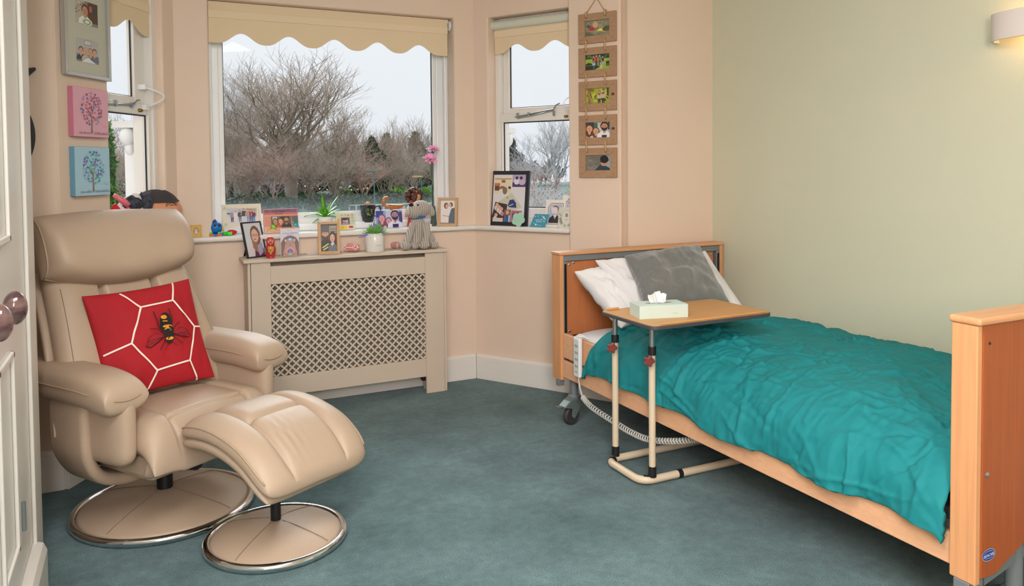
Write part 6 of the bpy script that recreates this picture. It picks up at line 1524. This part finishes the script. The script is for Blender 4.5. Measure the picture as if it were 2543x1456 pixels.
# ------------------------------------------------------------------ outside
GZ=-1.85
def outside():
    G=mat('dull_winter_grass','4E665A',.95,kind='noise',sc1=.5,col2='3C544C')
    b=MB(); b.box(-80,120,5.2,140,GZ-.3,GZ); o=b.build('ground',G); tag(struct(o),'winter grass and paths beyond the windows','ground'); 
    BK=mat('grey_brown_bark','B5A597',.9,kind='noise',sc1=.6,col2='9C8B7C'); BK2=mat('dark_bark','9C8C7E',.9); BK3=mat('pale_grey_bark','C2BEBE',.9); RB=mat('reddish_twigs','BC9E90',.9)  # bark and twig colours paled to paint in distance haze
    def grow(b,R_,p,d,L,r,lev,maxl,droop,wid):
        n=4 if lev<2 else 3
        P=[p]; q=p.copy(); dd=d.copy()
        for i in range(n):
            dd=(dd+Vector((R_.uniform(-1,1),R_.uniform(-1,1),R_.uniform(-.6,1)))*(.16 if lev else .07)+Vector((0,0,droop*(lev>1)))).normalized(); q=q+dd*L/n; P.append(q.copy())
        rr=[r*(1-.5*i/n) for i in range(n+1)]
        b.tube(P,rr,5 if lev<2 else 3,cap=False)
        if lev>=maxl: return
        k={0:5,1:4,2:4,3:4,4:3,5:3}.get(lev,3)
        for i in range(k):
            f=1.0 if i==0 else R_.uniform(.35,1); j=min(n-1,int(f*n)); s_=P[j].lerp(P[j+1],f*n-j) if f<1 else P[-1]
            ax=Vector((R_.uniform(-1,1),R_.uniform(-1,1),R_.uniform(-.25,.6))).normalized(); spread=(.25 if i==0 else wid)
            nd=(dd+ax*spread*R_.uniform(.8,1.3)).normalized()
            grow(b,R_,s_,nd,L*R_.uniform(.58,.82),max(.012,r*R_.uniform(.42,.6)),lev+1,maxl,droop,wid)
    def bare_mesh(seed,h,maxl,r,m,droop=0,wid=.95,tl=.30,fork=None):
        R_=random.Random(seed); b=MB(); top=Vector((0,0,h*tl))
        b.tube([Vector((0,0,-.1)),Vector((.02*h*.3,0,h*tl*.5)),top],[r,r*.85,r*.75],8,cap=False)
        trunk=b
        c=MB()
        for i in range(fork or 5):
            an=2*PI*i/(fork or 5)+R_.uniform(-.4,.4); tilt=R_.uniform(.25,.75) if i else .1
            grow(c,R_,top-Vector((0,0,R_.uniform(0,h*tl*.4 if i else 0))),Vector((math.cos(an)*math.sin(tilt),math.sin(an)*math.sin(tilt),math.cos(tilt))),h*.27,r*.55,1,maxl,droop,wid)
        # normalise height
        zt=max(v[2] for v in c.v); s_=h/zt; c.v=[(x*s_,y*s_,z*s_) for x,y,z in c.v]; b.v=[(x*s_,y*s_,z*s_) for x,y,z in b.v]
        return trunk,c
    protos={}
    def bare(kind,x,y,h,rz,label,mt,group=None,sx=1):
        t=thing('bare_tree' if kind!='shrub' else 'bare_shrub',label,'tree' if kind!='shrub' else 'shrub',(x,y,GZ),rz,group)
        if kind not in protos:
            args={'big':(3,1.0,5,.024,mt),'mid':(8,1.0,5,.018,mt),'shrub':(15,1.0,5,.010,mt)}[kind]
            if kind=='shrub': tr,c=bare_mesh(15,10.0,5,.16,mt,wid=1.15,tl=.08,fork=7)
            elif kind=='big': tr,c=bare_mesh(3,14.0,6,.42,mt,droop=.0,wid=1.0,tl=.22,fork=6)
            else: tr,c=bare_mesh(8,10.0,5,.22,mt,wid=.8,tl=.22,fork=6)
            a=tr.build('trunk',mt,t,smooth=True); k=c.build('branches',mt,t); protos[kind]=(a.data,k.data,{'big':14.,'mid':10.,'shrub':10.}[kind])
        else:
            da,dk,_=protos[kind]
            for nm,dt in (('trunk',da),('branches',dk)):
                o=bpy.data.objects.new(nm,dt); COL.objects.link(o); o.parent=t
                o.material_slots[0].link='OBJECT'; o.material_slots[0].material=mt
        s_=h/protos[kind][2]; t.scale=(s_*sx,s_*sx,s_); return t
    bare('big',11.1,64,14.2,.4,'tallest bare winter tree, centre left in the large window',BK,sx=1.35)
    bare('big',8.6,78,15.2,2.2,'tall bare tree at the left side of the large window, behind the tallest one',BK3,sx=.9)
    bare('mid',15.8,68,9.6,1.0,'medium bare tree just right of the tallest tree',BK,sx=1.0)
    bare('mid',6.9,70,9.0,3.0,'medium bare tree at the left frame of the large window',BK,sx=.9)
    for i,(x,y,h,rz,m,l) in enumerate(((21.0,80,8.3,.2,BK2,'leftmost of the bare trees on the right half of the large window'),(25.6,84,9.6,1.9,BK,'bare tree with rounded crown in the middle of the right half of the large window'),(30.6,90,10.2,.9,BK2,'rightmost bare tree in the large window, by its right frame'),(23.4,96,8.8,4,BK2,'far bare tree seen between two others on the right half of the large window'))):
        bare('mid',x,y,h,rz,l,m,'bare trees on the right',sx=1.0)
    sh=[(2.4,74,7.6),(-2.6,78,7.8),(-8.0,80,8.0),(27.5,72,6.4),(33.0,80,7.0),(38.5,86,7.4),(6.4,76,8.6),(10.4,88,8.8),(15.2,80,8.2),(18.6,82,7.6),(22.6,86,8.4),(27.4,88,8.2),(7.0,61,5.4),(9.2,60,6.2),(11.8,59,5.6),(14.2,62,6.4),(17.0,64,5.4),(19.6,66,5.8),(22.6,68,5.6),(8.6,70,7.0),(12.6,72,7.2)]
    for i,(x,y,h) in enumerate(sh):
        t=bare('shrub',x,y,h,i*1.3,'tangled bare shrub in the brown undergrowth across the lower half of the large window' if i>5 else 'bare shrub in the tree line beyond the edges of the large window',[BK,RB,BK2][i%3],'bare shrubs in the undergrowth' if i>5 else 'bare shrubs at the ends of the tree line',sx=1.1)
    bare('mid',33.5,60,9.0,.3,'pale bare tree filling the right side of the right window',BK3,sx=1.1)
    bare('shrub',29.6,58,5.4,.3,'bare shrub low at the left of the right window',BK3)
    bare('shrub',32.4,50,6.0,2.3,'pale bare shrub low at the right of the right window',BK3)
    bare('shrub',-.2,40,6.4,.3,'bare shrub seen through the left window',BK)
    bare('mid',-2.4,48,7.4,.8,'bare tree at the left edge of the left window view',BK)
    # evergreens: a stem and clumps of leaf sprays
    def foliage(R_,blobs,n,sz):
        b=MB()
        for (c,rx,ry,rz_) in blobs:
            for i in range(n):
                d=Vector((R_.gauss(0,1),R_.gauss(0,1),R_.gauss(0,1))).normalized(); q=R_.uniform(.6,1.0)
                p=Vector(c)+Vector((d.x*rx*q,d.y*ry*q,d.z*rz_*q)); e=Euler((R_.uniform(0,6),R_.uniform(0,6),R_.uniform(0,6))).to_matrix(); s_=sz*R_.uniform(.6,1.3)
                b.add([p+e@Vector((-s_,0,0)),p+e@Vector((0,-s_*.4,0)),p+e@Vector((s_,0,.1*s_)),p+e@Vector((0,s_*.4,0))],[(0,1,2,3)])
        return b
    def ever(nm,label,cat,x,y,h,w,col,seed,layers=5,n=420,sz=.32,group=None,sh_=None):
        R_=random.Random(seed); t=thing(nm,label,cat,(x,y,GZ),0,group); bl=[]
        if layers==1: bl=[((R_.uniform(-.42,.42)*w,R_.uniform(-.3,.3)*w*.3,h*.5),w*.25,w*.18,h*.52) for _ in range(5)]
        else:
            for i in range(layers*2):
                q=i/(layers*2-1); ww=w*.5*(1-q**1.8)*.8+w*.1
                bl.append(((R_.uniform(-1,1)*ww*.5,R_.uniform(-1,1)*ww*.4,h*(.18+.76*q)),ww*.75,ww*.6,h*.12))
        foliage(R_,bl,n,sz).build('foliage',mat('leaf_'+col,col,.85,kind='noise',sc1=.8,amt=.4),t)
        b=MB(); b.tube([(0,0,0),(0,0,h*.8)],[h*.03,h*.01],8); b.build('trunk',BK2,t)
        return t
    ever('evergreen_tree','dark evergreen with flat top behind the undergrowth, left in the large window','tree',9.0,92,9.2,8.6,'4E5A4A',1,sz=.42)
    ever('evergreen_tree','dark evergreen under the big tree, centre of the large window','tree',14.6,88,7.4,10.5,'56604E',2,sz=.42)
    ever('evergreen_tree','dark green evergreen right of centre in the large window','tree',21.8,78,6.0,4.6,'48583E',3,sz=.36)
    ever('evergreen_tree','olive evergreen beside the right frame of the large window','tree',27.4,92,7.0,5.5,'5E6650',4,sz=.42)
    ever('evergreen_tree','slim evergreen at the far right of the large window','tree',34.2,100,7.6,5.5,'66705E',5,sz=.42)
    ever('evergreen_tree','far dark evergreen at the left of the right window','tree',43.5,90,6.4,6,'59625A',6,sz=.42)
    ever('conifer','bright green conifer at the left edge of the left window','tree',-.45,14,3.75,.75,'5F8A2E',7,sz=.10)
    ever('hedge','clipped green hedge below the white house','hedge',11.6,74,1.0,6.0,'47704A',8,layers=1,sz=.25)
    ever('bright_shrub','bright green shrub low at the right of the large window','shrub',21.4,64,1.5,3.4,'77A63E',9,layers=1,sz=.22)
    ever('bright_shrub','smaller bright green shrub left of the street lamps','shrub',16.6,70,1.2,2.4,'7A9A44',10,layers=1,sz=.22)
    for i,(x,y,h) in enumerate(((9.6,18.0,3.15),(10.35,17.2,3.0),(10.2,19.5,3.4))):
        lab=['orange-leaved shrub at the left of the right window','orange-leaved shrub closest to the glass of the right window','taller orange-leaved shrub at the back, through the right window'][i]
        t=bare('shrub',x,y,h,i*2.1,lab,BK3,'orange-leaved shrubs'); t.name='orange_leaved_shrub'
        R_=random.Random(30+i); b=MB(); s_=10.0/h
        for k in range(260):
            p=Vector((R_.gauss(0,.5),R_.gauss(0,.4),R_.uniform(.45,.95)*h))*s_; e=Euler((R_.uniform(0,6),R_.uniform(0,6),R_.uniform(0,6))).to_matrix(); q=.030*s_
            b.add([p+e@Vector((-q,0,0)),p+e@Vector((0,-q*.5,0)),p+e@Vector((q,0,0)),p+e@Vector((0,q*.5,0))],[(0,1,2,3)])
        b.build('orange_leaves',mat('orange_leaf','CF6F50',.8,kind='noise',sc1=3,col2='B8553A'),t)
    for i,(x,y,h,w,c,l) in enumerate(((6.6,57.5,1.5,3.6,'66705A','lowest bush at the left frame'),(9.3,56.6,1.2,3.2,'5C6650','low bush left of the big trunk'),(12.2,57.0,1.4,3.4,'6E705E','low bush at the foot of the big trunk'),(15.4,58.0,1.3,3.4,'606B54','low bush right of the big trunk'),(18.6,59.5,1.5,3.6,'6A6F5A','low bush under the middle of the tree line'),(22.0,61.5,1.2,3.4,'5F6E50','low bush near the right frame'))):
        ever('low_bush',l+' of the large window' if 'frame' in l else l+' in the large window','bush',x,y,h,w,c,40+i,layers=1,n=260,sz=.16)
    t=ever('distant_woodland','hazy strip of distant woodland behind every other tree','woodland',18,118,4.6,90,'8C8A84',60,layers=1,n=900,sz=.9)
    # white house
    t=thing('white_house','white house with slate roof half hidden by the bare branches','house',(10.6,79,GZ))
    WH=mat('white_render','D6D6D8',.8); SL=mat('slate_roof','A6AAB4',.7)
    b=MB(); b.box(-3.6,3.8,0,5,0,2.3); b.build('walls',WH,t)
    b=MB(); b.prism([(-4.0,2.25),(4.1,2.25),(3.0,3.5),(-2.6,3.5)],-.3,5,axis='y'); b.build('roof',SL,t)
    b=MB(); b.box(-5.6,-3.6,.5,4,0,3.4); b.build('side_wing',WH,t)
    b=MB(); b.prism([(-5.9,3.4),(-3.3,3.4),(-4.6,4.2)],.3,4.2,axis='y'); b.build('wing_roof',SL,t)
    for x in (-2.6,-1.2,.2,1.6):
        b=MB(); b.box(x,x+.9,-.03,.03,.5,1.7); b.build('window',mat('dark_window','4A505C',.2),t)
    for x in (-2.8,-1.3,.1,1.5,2.8):
        b=MB(); b.box(x-.05,x+.1,-.25,-.1,0,2.25); b.build('veranda_post',WH,t)
    for i,(x,y,h,l) in enumerate(((14.1,50,2.98,'left'),(17.4,50,2.6,'right'))):
        t=thing('street_lamp','green lamp post, %s of the two outside the large window'%l,'lamp post',(x,y,GZ),0,'street lamps')
        b=MB(); b.tube([(0,0,0),(0,0,h)],[.05,.035],8); b.build('post',mat('green_post','4E7C78',.5),t)
        sg=1 if i==0 else -1
        b=MB(); b.box(-.55 if i==0 else -.62,.12 if i==0 else .05,-.1,.1,h-.02,h+.07); b.build('lamp_head',mat('green_post','4E7C78',.5) if i==0 else mat('lit_lamp_head','D8B078',.5),t)
    # low boundary wall with pale capped posts in front of the green
    t=thing('boundary_fence','low pale fence along the far side of the green','fence',(13,57,GZ))
    FM=mat('pale_fence','B9B8AE',.8); b=MB(); b.box(-9,12,-.03,.03,.42,.50); b.build('top_rail',FM,t)
    for i in range(40):
        b=MB(); b.box(-9+i*.53,-8.88+i*.53,-.05,.05,0,.46); b.build('fence_post',FM,t)
    t=thing('string_lights','string of small warm lights hung between the trees','lights',(15,74,GZ))
    b=MB(); P=bez([(-2.2,0,2.2),(-.5,0,1.55),(1.6,0,1.25),(3.6,0,1.2),(5.2,0,1.35)],24); b.tube(P,.012,4); b.build('cable',BK2,t)
    for i in range(14):
        p=P[int(i/13*(len(P)-1))]; b=MB(); b.ball((p.x,p.y,p.z-.06),.05,n=8,m=6); b.build('bulb',mat_emit('warm_string_bulb','FFC890',2.2) if i==0 else bpy.data.materials['warm_string_bulb'],t)
outside()
